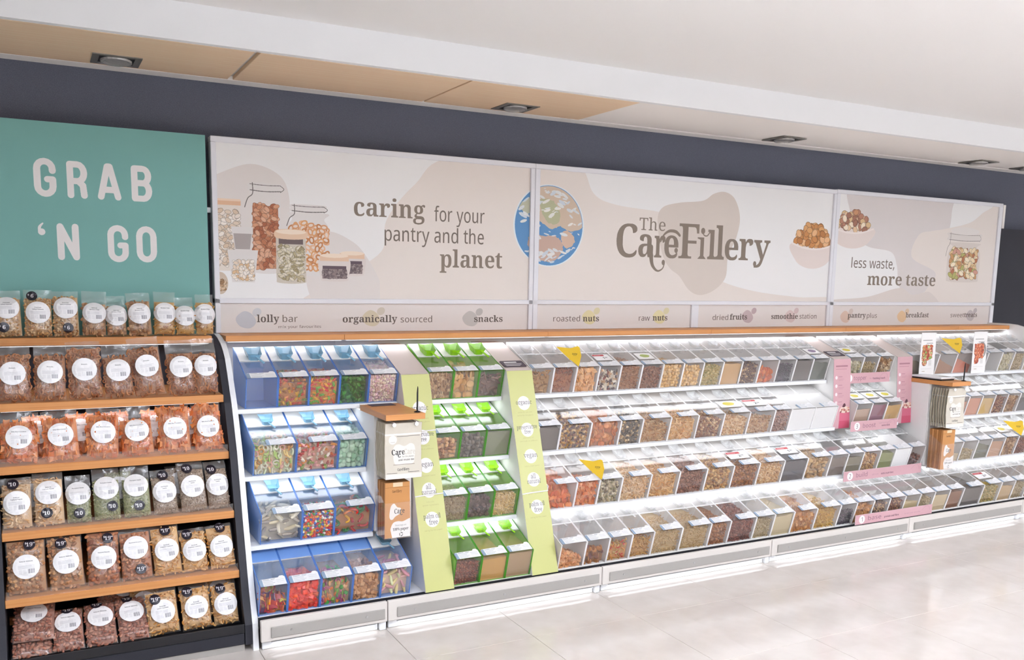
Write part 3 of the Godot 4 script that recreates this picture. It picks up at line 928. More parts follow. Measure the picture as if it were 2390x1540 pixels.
# ---------------------------------------------------------------- loose food
# name: [shape of a piece, size in metres, colours, gloss?]
const FOOD := {
	"peanuts": ["nut", 0.013, ["cda574", "d8b588", "bd9161", "e0c49c"]],
	"banana_bits": ["disc", 0.016, ["bb9068", "caa37c", "a87b55", "d2b08a"]],
	"golden_curls": ["curl", 0.02, ["cf9c4e", "ddb06a", "b98338", "e5c186"]],
	"pretzels": ["ring", 0.02, ["a9714b", "b98259", "925c3a", "c79672"]],
	"rice_crackers": ["cracker", 0.021, ["dc8c50", "e59f68", "cc7840", "edb083", "d48048"]],
	"cashews": ["cashew", 0.018, ["d9a96b", "e2b981", "cd9857", "ebc897"]],
	"pale_cashews": ["cashew", 0.017, ["dcb689", "e6c79f", "cfa475", "eed6b5"]],
	"pepitas": ["seed", 0.011, ["8d9163", "a3a578", "767c4e", "b3b08a"]],
	"sunflower": ["seed", 0.009, ["a18a75", "b19c88", "8b7562", "bfae9c"]],
	"walnuts": ["lump", 0.02, ["b68459", "c5976d", "9d6d45", "d3aa82"]],
	"pecans": ["nut", 0.021, ["a9673f", "b97a52", "8d5230", "c38b62"]],
	"almonds": ["nut", 0.017, ["b57c5a", "c38d6c", "a36a49", "cc9c7d"]],
	"dark_almonds": ["nut", 0.017, ["a56e5a", "b5806b", "925b49", "bf907b"]],
	"gummy_mix": ["bear", 0.021, ["c9502e", "dd8a2c", "e3b23a", "6f8a35", "b84a3d", "e8a06a", "9a6a3a"]],
	"gummy_bears": ["bear", 0.02, ["e0571f", "e98527", "edae32", "d8331f", "f0c04a", "6fa32c"]],
	"mint_leaves": ["leaf", 0.022, ["2f6a2c", "3f7d34", "245423", "4f8f45"]],
	"pastel_mints": ["tablet", 0.012, ["e9c9c6", "efdcd0", "e0bfc9", "f0e3cd", "dfc3b6"]],
	"sour_rings": ["ring", 0.025, ["e9e4cf", "b9cf7d", "efd79a", "e8b5a4", "dfe7c4", "d9a25e"]],
	"party_mix": ["bear", 0.025, ["c43d2e", "e7d8c3", "e29a36", "e8b0a6", "b5483a", "f0e6d6", "8a9a3a", "d9702f"]],
	"mint_balls": ["ball", 0.02, ["bcd6bd", "c9dfc8", "add0b3"]],
	"sharks": ["stick", 0.04, ["e2d6b8", "c9bca6", "9d958d", "efe7d3", "b0a698"]],
	"jelly_beans": ["bean", 0.012, ["d83a2a", "e8882b", "ecc23c", "3c63a8", "4f8f3c", "f0ede4", "7a3f7d", "e0552d"]],
	"snakes": ["curl", 0.045, ["d8432e", "e58a2c", "3f7f4a", "e5b23a", "c9372c", "5f6f5a"]],
	"fruit_gummies": ["cracker", 0.026, ["cfc32a", "d8382c", "e5752b", "5c2f5a", "e39a2f", "b02c3c"]],
	"red_jellies": ["cube", 0.021, ["ea4420", "f05a2c", "dc3517", "f47a4c"]],
	"jelly_mix": ["disc", 0.02, ["3f9440", "e58a35", "a8447a", "d8a878", "7fae4c", "cf7f8f"]],
	"caramels": ["cube", 0.019, ["b08158", "bf9268", "9a6c45", "c9a17a"]],
	"musk_sticks": ["stick", 0.036, ["e6b0b4", "efc8c2", "e9d8a0", "e2a3ae", "dfe2b4"]],
	"muesli": ["cracker", 0.013, ["a98159", "c29d74", "8c6744", "d2b38c"]],
	"banana_chips": ["disc", 0.034, ["d9ae72", "e2bd88", "c99a5b"]],
	"carob": ["stick", 0.03, ["7d5f53", "8f7063", "6a4d43"]],
	"brazils": ["nut", 0.022, ["a5764d", "d9b081", "8b5d38", "c79a6c"]],
	"choc_rounds": ["ball", 0.018, ["5f5347", "6f6355", "50453b"]],
	"rice": ["seed", 0.012, ["a99475", "b9a687", "968063"]],
	"choc_lumps": ["lump", 0.03, ["634a45", "735a53", "533c38"]],
	"raw_cashews": ["cashew", 0.014, ["dfc18c", "e8d0a4", "d0ae74"]],
	"sultanas": ["lump", 0.013, ["8a4e36", "9c6045", "743e2a"]],
	"noodle_tan": ["curl", 0.026, ["b78a54", "c79d69", "a1763f"]],
	"noodle_brown": ["curl", 0.026, ["a9683f", "b87a50", "925530"]],
	"square_crackers": ["tile", 0.02, ["dfae7a", "e7bf92", "d29c62"]],
	"trail_mix": ["cracker", 0.016, ["e9dcc8", "4c3230", "8e4a3c", "c9a27c", "f0e8da", "6b4a42"]],
	"brown_cashews": ["cashew", 0.015, ["a9774f", "b98962", "946239"]],
	"brown_almonds": ["nut", 0.014, ["8d5f48", "9c6f57", "7a4e38"]],
	"macadamias": ["ball", 0.015, ["ddb983", "e5c696", "d0a86e"]],
	"pepita_mix": ["seed", 0.013, ["a8914a", "8c8440", "c9b070", "d9c690"]],
	"granola": ["lump", 0.012, ["6c4a3c", "7d5a49", "553830", "cfae86"]],
	"apricots": ["disc", 0.028, ["d97d3e", "e28f52", "c96a2c", "e89f68"]],
	"pale_apricots": ["disc", 0.026, ["cf8c52", "dba06c", "c0783c"]],
	"fruit_nut": ["nut", 0.015, ["57413a", "d9b98c", "6b4a3c", "b98a3c", "8a5a40", "c9a46c"]],
	"dark_mix": ["nut", 0.015, ["4c3f30", "3f3428", "d8be94", "8a6a40", "5c4c38"]],
	"tan_mix": ["cashew", 0.017, ["b98c5c", "c9a070", "a27645", "d8b78c"]],
	"brown_mix": ["nut", 0.015, ["8f6244", "a2754f", "7a5038", "d3b184"]],
	"pistachios": ["lump", 0.016, ["b9a784", "cfc0a0", "8f8560", "7b6a52", "e2d6bc"]],
	"mixed_nuts": ["nut", 0.017, ["c89e66", "b0834c", "dcbb88", "8f6540"]],
	"big_figs": ["nut", 0.03, ["b4915f", "c4a474", "9d7a4b"]],
	"dates": ["lump", 0.028, ["6d463f", "7c554b", "5a3732"]],
	"fried_cubes": ["cube", 0.017, ["d29a68", "deac80", "c38755"]],
	"bark_chips": ["disc", 0.026, ["a86f35", "b88146", "8f5826", "6e3328"]],
	"rainbow_noodles": ["curl", 0.022, ["c9a05a", "d8543a", "e0a040", "d9b878", "b58c4a"]],
	"gold_noodles": ["curl", 0.021, ["c99b54", "d8af6e", "b78842"]],
	"pale_noodles": ["curl", 0.017, ["c9ab7a", "d6bc90", "b99a66"]],
	"brown_nuts": ["nut", 0.015, ["9d6737", "ae7a48", "895526"]],
	"red_nuts": ["nut", 0.014, ["7c4433", "8d5543", "6a3626"]],
	"oats": ["seed", 0.012, ["b9a682", "c9b897", "a8936d"]],
	"corn_flakes": ["flake", 0.02, ["cf9b60", "dcae78", "c0884a"]],
	"yellow_pasta": ["curl", 0.022, ["cda44c", "dcb866", "b98f38"]],
	"dark_berries": ["lump", 0.012, ["2c2631", "3a3038", "4a3448"]],
	"red_granola": ["lump", 0.013, ["85503a", "99634a", "6f3e2a", "c9a078"]],
	"white_flakes": ["flake", 0.018, ["cfc6a8", "dcd5bd", "bdb38f"]],
	"chip_mix": ["flake", 0.022, ["b28e60", "c9aa80", "8f6b42", "e0cba6"]],
}


func bent(path_fn: Callable, n: int, r: float, sides := 6) -> ArrayMesh:
	var pts := []
	var rad := []
	for i in n + 1:
		var t := float(i) / n
		pts.append(path_fn.call(t))
		rad.append(r * (0.35 + 0.65 * pow(sin(PI * clampf(t, 0.03, 0.97)), 0.4)))
	var s := Shape.new()
	s.tube(pts, rad, sides)
	return s.mesh()


func piece(shape: String) -> Mesh:
	# one morsel about 1 long; shared by every heap that uses it
	if cache.has("piece_" + shape):
		return cache["piece_" + shape]
	var s := Shape.new()
	var m: ArrayMesh
	match shape:
		"nut": s.ellipsoid(Vector3.ZERO, Vector3(0.5, 0.27, 0.34), 7, 5)
		"seed": s.ellipsoid(Vector3.ZERO, Vector3(0.5, 0.14, 0.26), 6, 4)
		"bean": s.ellipsoid(Vector3.ZERO, Vector3(0.55, 0.36, 0.36), 7, 5)
		"ball": s.ellipsoid(Vector3.ZERO, Vector3(0.5, 0.5, 0.5), 9, 6)
		"tablet": s.ellipsoid(Vector3.ZERO, Vector3(0.5, 0.28, 0.5), 8, 4)
		"disc": s.ellipsoid(Vector3.ZERO, Vector3(0.5, 0.12, 0.46), 9, 4)
		"leaf": s.ellipsoid(Vector3.ZERO, Vector3(0.55, 0.2, 0.34), 6, 5)
		"cube": s.bevel_box(Vector3(-0.45, -0.3, -0.4), Vector3(0.45, 0.3, 0.4), 0.07)
		"tile": s.bevel_box(Vector3(-0.5, -0.13, -0.5), Vector3(0.5, 0.13, 0.5), 0.06)
		"stick": m = bent(func(t): return Vector3(t - 0.5, sin(t * PI) * 0.06, 0), 5, 0.16)
		"cashew": m = bent(func(t): return Vector3(cos(PI * (0.08 + 0.84 * t)) * 0.42, sin(PI * (0.08 + 0.84 * t)) * 0.36 - 0.15, 0), 6, 0.19)
		"curl": m = bent(func(t): return Vector3((t - 0.5) * 0.95, sin(t * TAU) * 0.2, cos(t * TAU) * 0.08), 7, 0.12, 5)
		"ring":
			var pts := []
			var rad := []
			for i in 13:
				pts.append(Vector3(cos(TAU * i / 12.0) * 0.36, 0, sin(TAU * i / 12.0) * 0.36))
				rad.append(0.13)
			s.tube(pts, rad, 5)
		"bear":
			s.ellipsoid(Vector3(0, 0, 0), Vector3(0.3, 0.22, 0.24), 6, 4)
			s.ellipsoid(Vector3(0.3, 0.02, 0), Vector3(0.2, 0.18, 0.2), 6, 4)
			s.ellipsoid(Vector3(-0.28, -0.02, 0.12), Vector3(0.2, 0.14, 0.12), 5, 4)
			s.ellipsoid(Vector3(-0.28, -0.02, -0.12), Vector3(0.2, 0.14, 0.12), 5, 4)
		"flake", "cracker":
			var bow := 0.22 if shape == "flake" else 0.12
			var th := 0.05 if shape == "flake" else 0.14
			var top := func(u, v):
				var a := Vector2(u - 0.5, v - 0.5)
				return Vector3(a.x * (0.9 + 0.2 * sin(v * 7.0)), bow * (1.0 - 4.0 * a.x * a.x) + th / 2, a.y * (0.8 + 0.2 * cos(u * 6.0)))
			var bot := func(u, v):
				var a := Vector2(u - 0.5, v - 0.5)
				return Vector3(a.x * (0.9 + 0.2 * sin(v * 7.0)), bow * (1.0 - 4.0 * a.x * a.x) - th / 2, a.y * (0.8 + 0.2 * cos(u * 6.0)))
			s.sheet(top, 3, 2, true)
			s.sheet(bot, 3, 2)
			for e in 3:
				for k in [0.0, 1.0]:
					var a := float(e) / 3
					var b := float(e + 1) / 3
					if k == 1.0:
						s.quad(bot.call(a, k), bot.call(b, k), top.call(b, k), top.call(a, k))
					else:
						s.quad(bot.call(b, k), bot.call(a, k), top.call(a, k), top.call(b, k))
			for e in 2:
				for k in [0.0, 1.0]:
					var a := float(e) / 2
					var b := float(e + 1) / 2
					if k == 0.0:
						s.quad(bot.call(k, a), bot.call(k, b), top.call(k, b), top.call(k, a))
					else:
						s.quad(bot.call(k, b), bot.call(k, a), top.call(k, a), top.call(k, b))
		"lump":
			var r := RandomNumberGenerator.new()
			r.seed = 5
			for i in 4:
				s.ellipsoid(Vector3(r.randf_range(-0.22, 0.22), r.randf_range(-0.12, 0.12), r.randf_range(-0.18, 0.18)), Vector3(0.3, 0.22, 0.24), 6, 4)
	if m == null:
		m = s.mesh()
	cache["piece_" + shape] = m
	return m


func scatter(parent: Node3D, food: String, places: Array) -> void:
	# places: [position, size factor]; every piece turned at random, in one of the food's colours
	var f: Array = FOOD[food]
	if places.is_empty():
		return
	var mm := MultiMesh.new()
	mm.transform_format = MultiMesh.TRANSFORM_3D
	mm.use_colors = true
	mm.mesh = piece(f[0])
	mm.instance_count = places.size()
	for i in places.size():
		var b := Basis.from_euler(Vector3(rng.randf() * TAU, rng.randf() * TAU, rng.randf() * TAU))
		if f[0] in ["disc", "tile", "cracker", "ring", "leaf", "flake"]:
			b = Basis.from_euler(Vector3(PI / 2 + rng.randf_range(-0.8, 0.8), rng.randf_range(-0.8, 0.8), rng.randf() * TAU))
		var k: float = f[1] * places[i][1] * rng.randf_range(0.88, 1.14)
		mm.set_instance_transform(i, Transform3D(b.scaled(Vector3.ONE * k), places[i][0]))
		var c := Color(f[2][rng.randi() % f[2].size()])
		c = c.darkened(rng.randf_range(0.0, 0.06)) if rng.randf() < 0.5 else c.lightened(rng.randf_range(0.0, 0.06))
		c.s = minf(1.0, c.s * 1.25)
		mm.set_instance_color(i, c.srgb_to_linear())
	var o := MultiMeshInstance3D.new()
	o.name = "pieces"
	o.multimesh = mm
	o.material_override = M.gummy if food in ["gummy_mix", "gummy_bears", "mint_leaves", "party_mix", "jelly_beans", "snakes", "fruit_gummies", "red_jellies", "jelly_mix", "sharks"] else M.food
	o.set_meta("kind", "stuff")
	parent.add_child(o, true)


func mass_material(food: String) -> Material:
	# the packed middle of a heap: the pieces' own mean colour, speckled
	var key := "mass_" + food
	if not M.has(key):
		var f: Array = FOOD[food]
		var a := Color(0, 0, 0)
		for h in f[2]:
			a += Color(h).srgb_to_linear() / f[2].size()
		mat(key, a.linear_to_srgb().to_html(false), 0.8)
	return M[key]


func fine_material(hex: String) -> Material:
	var key := "fine_" + hex
	if not M.has(key):
		if not M.has("fine_base"):
			speckled("fine_base", "c9c9c9", "ffffff", 0.5, 14.0, 0.85, 0.25)
		var m: StandardMaterial3D = M.fine_base.duplicate()
		m.resource_name = key
		m.albedo_color = Color(hex)
		M[key] = m
	return M[key]


# ---------------------------------------------------------------- bagged food on the black unit
func disc_on(front: Callable, cx: float, cy: float, r: float, lift: float) -> ArrayMesh:
	# a sticker that follows the bag's front
	var s := Shape.new()
	var at := func(a: float, q: float) -> Vector3:
		var x := cx + cos(a) * q
		var y := cy + sin(a) * q
		var p: Vector3 = front.call(x, y)
		return Vector3(x, y, p.z + lift)
	var rings := [0.0, 0.4, 0.75, 1.0]
	for i in 22:
		for j in 3:
			var a0 := TAU * i / 22.0
			var a1 := TAU * (i + 1) / 22.0
			var p := [at.call(a0, r * rings[j]), at.call(a0, r * rings[j + 1]), at.call(a1, r * rings[j + 1]), at.call(a1, r * rings[j])]
			var u := []
			for e in [[a0, j], [a0, j + 1], [a1, j + 1], [a1, j]]:
				u.append(Vector2(0.5 + 0.5 * cos(e[0]) * rings[e[1]], 0.5 - 0.5 * sin(e[0]) * rings[e[1]]))
			var m: Vector3 = (p[1] - p[0]).cross(p[2] - p[0]).normalized()
			s.tri(p[0], p[1], p[2], m, m, m, u[0], u[1], u[2])
			if j > 0:
				s.tri(p[0], p[2], p[3], m, m, m, u[0], u[2], u[3])
	return s.mesh()


func label_print(line1: String, line2: String) -> Material:
	var key := "label_" + line1 + line2
	if not M.has(key):
		var p := Print.new().start(self, 0, 1, 0, 1, 256.0, Color("efeeee"))
		p.text(line1, sans_bold, 0.045, 0.5, 0.70, Color("55555a"), 0.0, true)
		if line2:
			p.text(line2, sans_bold, 0.045, 0.5, 0.62, Color("55555a"), 0.0, true)
		for i in 5:
			p.rect(0.2, 0.555 - i * 0.03, 0.8 - 0.1 * (i % 2), 0.543 - i * 0.03, Color("c9c9cc"))
		for i in 7:
			p.rect(0.22, 0.38 - i * 0.025, 0.34, 0.37 - i * 0.025, Color("d2d2d4"))
			p.rect(0.38, 0.38 - i * 0.025, 0.5, 0.37 - i * 0.025, Color("d2d2d4"))
		var x := 0.56
		var k := 0
		while x < 0.79:
			var w := 0.008 + 0.008 * ((k * 7) % 3)
			p.rect(x, 0.22, x + w, 0.40, Color("7d7d84"))
			x += w + 0.008 + 0.006 * ((k * 5) % 2)
			k += 1
		printed(key, p.done(), 0.35)
	return M[key]


func price_print(what: String) -> Material:
	var key := "price_" + what
	if not M.has(key):
		var p := Print.new().start(self, 0, 1, 0, 1, 128.0, Color("231f2b"))
		p.text("$", serif_bold, 0.2, 0.14, 0.52, Color("f0eef0"))
		p.text(what, serif_bold, 0.36, 0.53 if what == "6" else 0.5, 0.33, Color("f0eef0"), 0.0, true)
		if what == "19":
			p.text("99", sans_bold, 0.12, 0.78, 0.56, Color("f0eef0"))
		printed(key, p.done(), 0.3)
	return M[key]


func bag(called: String, desc: String, group: String, at: Vector3, w: float, h: float, t: float, food: String, fill: float, names: Array, price: String, price_at: Vector2, pose: Vector3, label_at := Vector2(0, 0.6), lr := 0.049) -> Node3D:
	var o := thing(called, desc, "bag of food", at, group)
	o.rotation_degrees = pose
	var seed_ := rng.randi() % 1000
	var wob := FastNoiseLite.new()
	wob.seed = seed_
	wob.frequency = 16.0
	var bulge := func(x: float, y: float) -> float:
		var u := clampf(absf(x) / (w * 0.5), 0.0, 1.0)
		var v := clampf(y / h, 0.0, 1.0)
		var body := smoothstep(0.0, 0.13, v + 0.02) * (1.0 - smoothstep(fill * 0.8, fill + 0.1, v))
		return t * 0.5 * (sqrt(maxf(0.0, 1.0 - pow(u, 3.5))) * body) + 0.0012
	var front := func(x: float, y: float) -> Vector3:
		var v := clampf(y / h, 0.0, 1.0)
		var flap := smoothstep(fill, 1.0, v)
		return Vector3(x, y, bulge.call(x, y) + wob.get_noise_2d(x, y) * (0.004 + 0.008 * flap) - flap * h * 0.05)
	var outline := func(u: float, v: float) -> float:
		return (u - 0.5) * w * (1.0 - 0.05 * sin(PI * clampf(v / maxf(fill, 0.1), 0, 1))) * (1.0 + 0.03 * wob.get_noise_1d(v * 3.0))
	var film := Shape.new()
	film.sheet(func(u, v): return front.call(outline.call(u, v), v * h * (1.0 + 0.012 * wob.get_noise_1d(u * 4.0 + 9.0))), 16, 20)
	film.sheet(func(u, v):
		var p: Vector3 = front.call(outline.call(u, v), v * h * (1.0 + 0.012 * wob.get_noise_1d(u * 4.0 + 9.0)))
		return Vector3(p.x, p.y, -0.55 * bulge.call(p.x, p.y) + wob.get_noise_2d(p.x, p.y) * (0.004 + 0.008 * smoothstep(fill, 1.0, v)) - smoothstep(fill, 1.0, v) * h * 0.05), 16, 20, true)
	part(o, "film", film.mesh(), M.film)
	var size: float = FOOD[food][1] * 1.2
	var mass := Shape.new()
	var keep := func(u, v): return Vector2((u - 0.5) * w * 0.93, 0.006 + v * (fill * h - 0.004))
	mass.sheet(func(u, v):
		var q: Vector2 = keep.call(u, v)
		return Vector3(q.x, q.y, maxf(bulge.call(q.x, q.y) - size * 0.7, -0.002)), 10, 10)
	mass.sheet(func(u, v):
		var q: Vector2 = keep.call(u, v)
		return Vector3(q.x, q.y, -0.5 * bulge.call(q.x, q.y)), 10, 10, true)
	var c := part(o, "contents", mass.mesh(), mass_material(food))
	var places := []
	var step: float = size * (0.95 if FOOD[food][0] == "ball" else 0.68)
	var y := size * 0.45
	while y < fill * h * 1.02:
		var x := -w * 0.43
		while x < w * 0.43:
			var px := x + rng.randf_range(-0.4, 0.4) * step
			var py := y + rng.randf_range(-0.4, 0.4) * step
			var b: float = bulge.call(px, py)
			if b > size * 0.28:
				places.append([Vector3(px, py, b - size * rng.randf_range(0.36, 0.5)), 1.2])
			x += step
		y += step
	scatter(c, food, places)
	part(o, "label_sticker", disc_on(front, label_at.x * w, label_at.y * h, lr, 0.0052), label_print(names[0], names[1]))
	if price:
		part(o, "price_sticker", disc_on(front, price_at.x * w, price_at.y * h, 0.022, 0.0066), price_print(price))
	return o


func make_black_unit() -> void:
	var t := thing("bagged_food_shelving", "black steel shelf unit with wooden shelves holding bagged nuts", "shelving")
	var prof := PackedVector2Array([Vector2(0.0, 1.352), Vector2(0.13, 1.352), Vector2(0.21, 1.337), Vector2(0.29, 1.312), Vector2(0.345, 1.283), Vector2(0.39, 1.248), Vector2(0.44, 1.18), Vector2(0.52, 1.06), Vector2(0.62, 0.85), Vector2(0.72, 0.53), Vector2(0.81, 0.255), Vector2(0.87, 0.12), Vector2(0.87, 0.03), Vector2(0.0, 0.03)])
	for x in [-0.985, -0.045]:
		var s := Shape.new()
		s.prism(prof, Vector3(x, 0, 0.004), Vector3(0, 0, 1), Vector3.UP, Vector3(0.03, 0, 0))
		part(t, "side_panel", s.mesh(), M.black_steel)
	part(t, "back_panel", box_mesh(Vector3(-0.955, 0.03, 0.01), Vector3(-0.0455, 1.315, 0.03)), M.black_steel)
	var sh := [[1.350, 0.258], [1.097, 0.516], [0.851, 0.612], [0.597, 0.701], [0.344, 0.781]]
	var i := 0
	for q in sh:
		var o := part(t, "shelf", box_mesh(Vector3(-0.954, q[0] - 0.034, 0.031), Vector3(-0.046, q[0], q[1]), 0.002), M.oak)
		if i >= 2:
			part(o, "clear_lip", box_mesh(Vector3(-0.95, q[0] + 0.0005, q[1] - 0.006), Vector3(-0.05, q[0] + 0.032, q[1] - 0.0035)), M.acrylic)
		i += 1
	# low tray: wooden riser at the back, black front lip and plinth
	part(t, "tray_riser", box_mesh(Vector3(-0.954, 0.13, 0.45), Vector3(-0.046, 0.162, 0.47)), M.oak)
	part(t, "tray", box_mesh(Vector3(-0.954, 0.085, 0.031), Vector3(-0.046, 0.097, 0.862)), M.black_and_gap_shade)
	part(t, "front_lip", box_mesh(Vector3(-0.954, 0.085, 0.863), Vector3(-0.046, 0.126, 0.872), 0.002), M.black_plastic)
	part(t, "plinth", box_mesh(Vector3(-0.954, 0.0, 0.80), Vector3(-0.046, 0.03, 0.86)), M.grey_bumper)
	part(t, "base_panel", box_mesh(Vector3(-0.954, 0.031, 0.84), Vector3(-0.046, 0.084, 0.868), 0.003), M.black_steel)
	led_light(t, -0.94, -0.06, 1.3125, 0.23, LED_ROW * 0.9, 0.0)
	led_light(t, -0.94, -0.06, 1.0595, 0.47, LED_ROW * 0.55, 0.0)

	var on := "the top wooden shelf of the black unit"
	# [x, width, height, food, fill, names, price, price place, roll, label place]
	var rows := [
		[1.350, 0.225, -9.0, "on the top wooden shelf", [
			[-0.895, 0.115, 0.205, "peanuts", 0.8, ["Premium", "Salted Peanuts"], "6", Vector2(-0.15, 0.2), 1.0],
			[-0.779, 0.118, 0.21, "peanuts", 0.8, ["Premium", "Salted Peanuts"], "6", Vector2(-0.2, 0.86), -1.0],
			[-0.667, 0.112, 0.205, "peanuts", 0.85, ["Premium", "Salted Peanuts"], "6", Vector2(0.05, 0.18), 0.0],
			[-0.555, 0.108, 0.205, "banana_bits", 0.7, ["Natural", "Banana Chips"], "", Vector2.ZERO, -2.0],
			[-0.459, 0.09, 0.185, "banana_bits", 0.7, ["Natural", "Banana Chips"], "", Vector2.ZERO, 1.0],
			[-0.358, 0.108, 0.2, "banana_bits", 0.78, ["Natural", "Banana Chips"], "", Vector2.ZERO, 2.0],
			[-0.254, 0.1, 0.205, "golden_curls", 0.75, ["Banana Chips", ""], "", Vector2.ZERO, -2.0],
			[-0.160, 0.088, 0.18, "golden_curls", 0.74, ["Banana Chips", ""], "", Vector2.ZERO, 1.0],
			[-0.072, 0.086, 0.195, "golden_curls", 0.78, ["Banana Chips", ""], "", Vector2.ZERO, -1.0]], 0.3],
		[1.097, 0.482, -11.0, "on the second wooden shelf", [
			[-0.885, 0.14, 0.235, "pretzels", 0.83, ["Pretzels", ""], "", Vector2.ZERO, 0.0],
			[-0.750, 0.13, 0.235, "pretzels", 0.8, ["Pretzels", ""], "", Vector2.ZERO, -2.0],
			[-0.612, 0.142, 0.25, "pretzels", 0.86, ["Pretzels", ""], "", Vector2.ZERO, 1.0],
			[-0.477, 0.126, 0.235, "pretzels", 0.74, ["Pretzels", ""], "", Vector2.ZERO, 2.0],
			[-0.350, 0.135, 0.262, "pretzels", 0.8, ["Pretzels", ""], "", Vector2.ZERO, 6.0],
			[-0.217, 0.124, 0.25, "pretzels", 0.74, ["Pretzels", ""], "", Vector2.ZERO, 2.0],
			[-0.110, 0.108, 0.255, "pretzels", 0.72, ["Pretzels", ""], "", Vector2.ZERO, 2.0]], 0.3],
		[0.851, 0.566, -14.0, "on the third wooden shelf", [
			[-0.878, 0.15, 0.225, "rice_crackers", 0.78, ["BBQ Rice Crackers", ""], "", Vector2.ZERO, -2.0],
			[-0.717, 0.145, 0.23, "rice_crackers", 0.82, ["BBQ Rice Crackers", ""], "", Vector2.ZERO, 2.0],
			[-0.563, 0.138, 0.225, "rice_crackers", 0.85, ["BBQ Rice Crackers", ""], "", Vector2.ZERO, -3.0],
			[-0.418, 0.14, 0.24, "rice_crackers", 0.72, ["BBQ Rice Crackers", ""], "", Vector2.ZERO, 3.0],
			[-0.265, 0.142, 0.255, "rice_crackers", 0.95, ["BBQ Rice Crackers", ""], "", Vector2.ZERO, 1.0],
			[-0.122, 0.132, 0.255, "rice_crackers", 0.95, ["BBQ Rice Crackers", ""], "", Vector2.ZERO, 2.0]], 0.212],
		[0.597, 0.654, -15.0, "on the fourth wooden shelf", [
			[-0.895, 0.116, 0.21, "pale_cashews", 0.85, ["Natural", "Cashew Pieces"], "10", Vector2(-0.1, 0.87), 0.0],
			[-0.776, 0.118, 0.23, "pale_cashews", 0.85, ["Natural", "Cashew Pieces"], "10", Vector2(-0.1, 0.24), 1.0],
			[-0.668, 0.1, 0.2, "pepitas", 0.72, ["Pumpkin Seeds", ""], "10", Vector2(0.0, 0.2), 0.0],
			[-0.560, 0.112, 0.22, "pepitas", 0.75, ["Pumpkin Seeds", ""], "10", Vector2(0.18, 0.26), 0.0],
			[-0.441, 0.118, 0.225, "pepitas", 0.72, ["Pumpkin Seeds", ""], "10", Vector2(0.05, 0.22), 1.0],
			[-0.326, 0.108, 0.195, "sunflower", 0.8, ["Sunflower", "Seeds"], "10", Vector2(0.0, 0.87), 2.0],
			[-0.207, 0.118, 0.232, "sunflower", 0.82, ["Sunflower", "Seeds"], "10", Vector2(-0.12, 0.87), 3.0],
			[-0.100, 0.1, 0.215, "sunflower", 0.82, ["Sunflower", "Seeds"], "10", Vector2(-0.2, 0.83), 3.0]], 0.22],
		[0.344, 0.734, -16.0, "on the lowest wooden shelf", [
			[-0.873, 0.152, 0.225, "walnuts", 0.96, ["Natural Walnuts", ""], "19", Vector2(0.1, 0.9), 0.0],
			[-0.725, 0.138, 0.222, "walnuts", 0.93, ["Natural Walnuts", ""], "19", Vector2(-0.1, 0.85), 2.0],
			[-0.589, 0.132, 0.22, "pecans", 0.96, ["Natural Pecans", ""], "19", Vector2(0.14, 0.86), -1.0],
			[-0.459, 0.132, 0.225, "almonds", 0.9, ["Roasted Almonds", ""], "19", Vector2(0.1, 0.2), 1.0],
			[-0.333, 0.122, 0.222, "cashews", 0.92, ["Roasted", "Unsalted Cashews"], "19", Vector2(0.02, 0.88), 3.0],
			[-0.220, 0.112, 0.19, "cashews", 0.9, ["Roasted", "Unsalted Cashews"], "19", Vector2(-0.22, 0.88), 3.0],
			[-0.104, 0.118, 0.195, "cashews", 0.92, ["Roasted", "Unsalted Cashews"], "19", Vector2(0.05, 0.92), 4.0]], 0.22],
	]
	var kinds := {"peanuts": "salted peanuts", "banana_bits": "brown banana chips", "golden_curls": "golden banana chips", "pretzels": "brown pretzels", "rice_crackers": "orange rice crackers", "pale_cashews": "cashew pieces", "pepitas": "green pumpkin seeds", "sunflower": "grey-brown sunflower seeds", "walnuts": "walnuts", "pecans": "red-brown pecans", "almonds": "roasted almonds", "cashews": "roasted cashews", "dark_almonds": "dark almonds"}
	for r in rows:
		var count: int = r[4].size()
		for b in r[4]:
			var nth: String = ["first", "second", "third", "fourth", "fifth", "sixth", "seventh", "eighth", "ninth"][count - 1]
			count -= 1
			var low: bool = b[6] != "" and b[7].y < 0.4
			var desc: String = "clear bag of %s, %s from the end panel %s" % [kinds[b[3]], nth, r[3]]
			var th := 0.062
			var zz: float = r[1]
			bag("food_bag", desc, "bags of %s" % kinds[b[3]], Vector3(b[0], r[0] + 0.002 + absf(b[8]) * 0.0008, zz), b[1] * 0.955, minf(b[2], r[5]), th, b[3], b[4], b[5], b[6], b[7], Vector3(r[2], 0.0, b[8]), Vector2(0.0, 0.5 if not low else 0.62))
	# a second layer shows behind the rice crackers and the seeds
	for x in [-0.80, -0.64, -0.49, -0.345, -0.20]:
		bag("food_bag", "clear bag of orange rice crackers behind the front bags, third wooden shelf", "rear bags of rice crackers", Vector3(x, 0.855, 0.465), 0.115, 0.18, 0.05, "rice_crackers", 0.96, ["BBQ Rice Crackers", ""], "", Vector2.ZERO, Vector3(-8, 0, rng.randf_range(-4, 4)))
	for q in [[-0.84, "pale_cashews"], [-0.50, "pepitas"], [-0.25, "sunflower"]]:
		bag("food_bag", "clear bag of %s behind the front bags, fourth wooden shelf" % kinds[q[1]], "", Vector3(q[0], 0.601, 0.545), 0.11, 0.185, 0.05, q[1], 0.94, ["Natural", ""], "", Vector2.ZERO, Vector3(-6, 0, 2))
	# the low tray: almonds lying on each other, cashews upright
	var almond := "bag of dark almonds %s, low black tray"
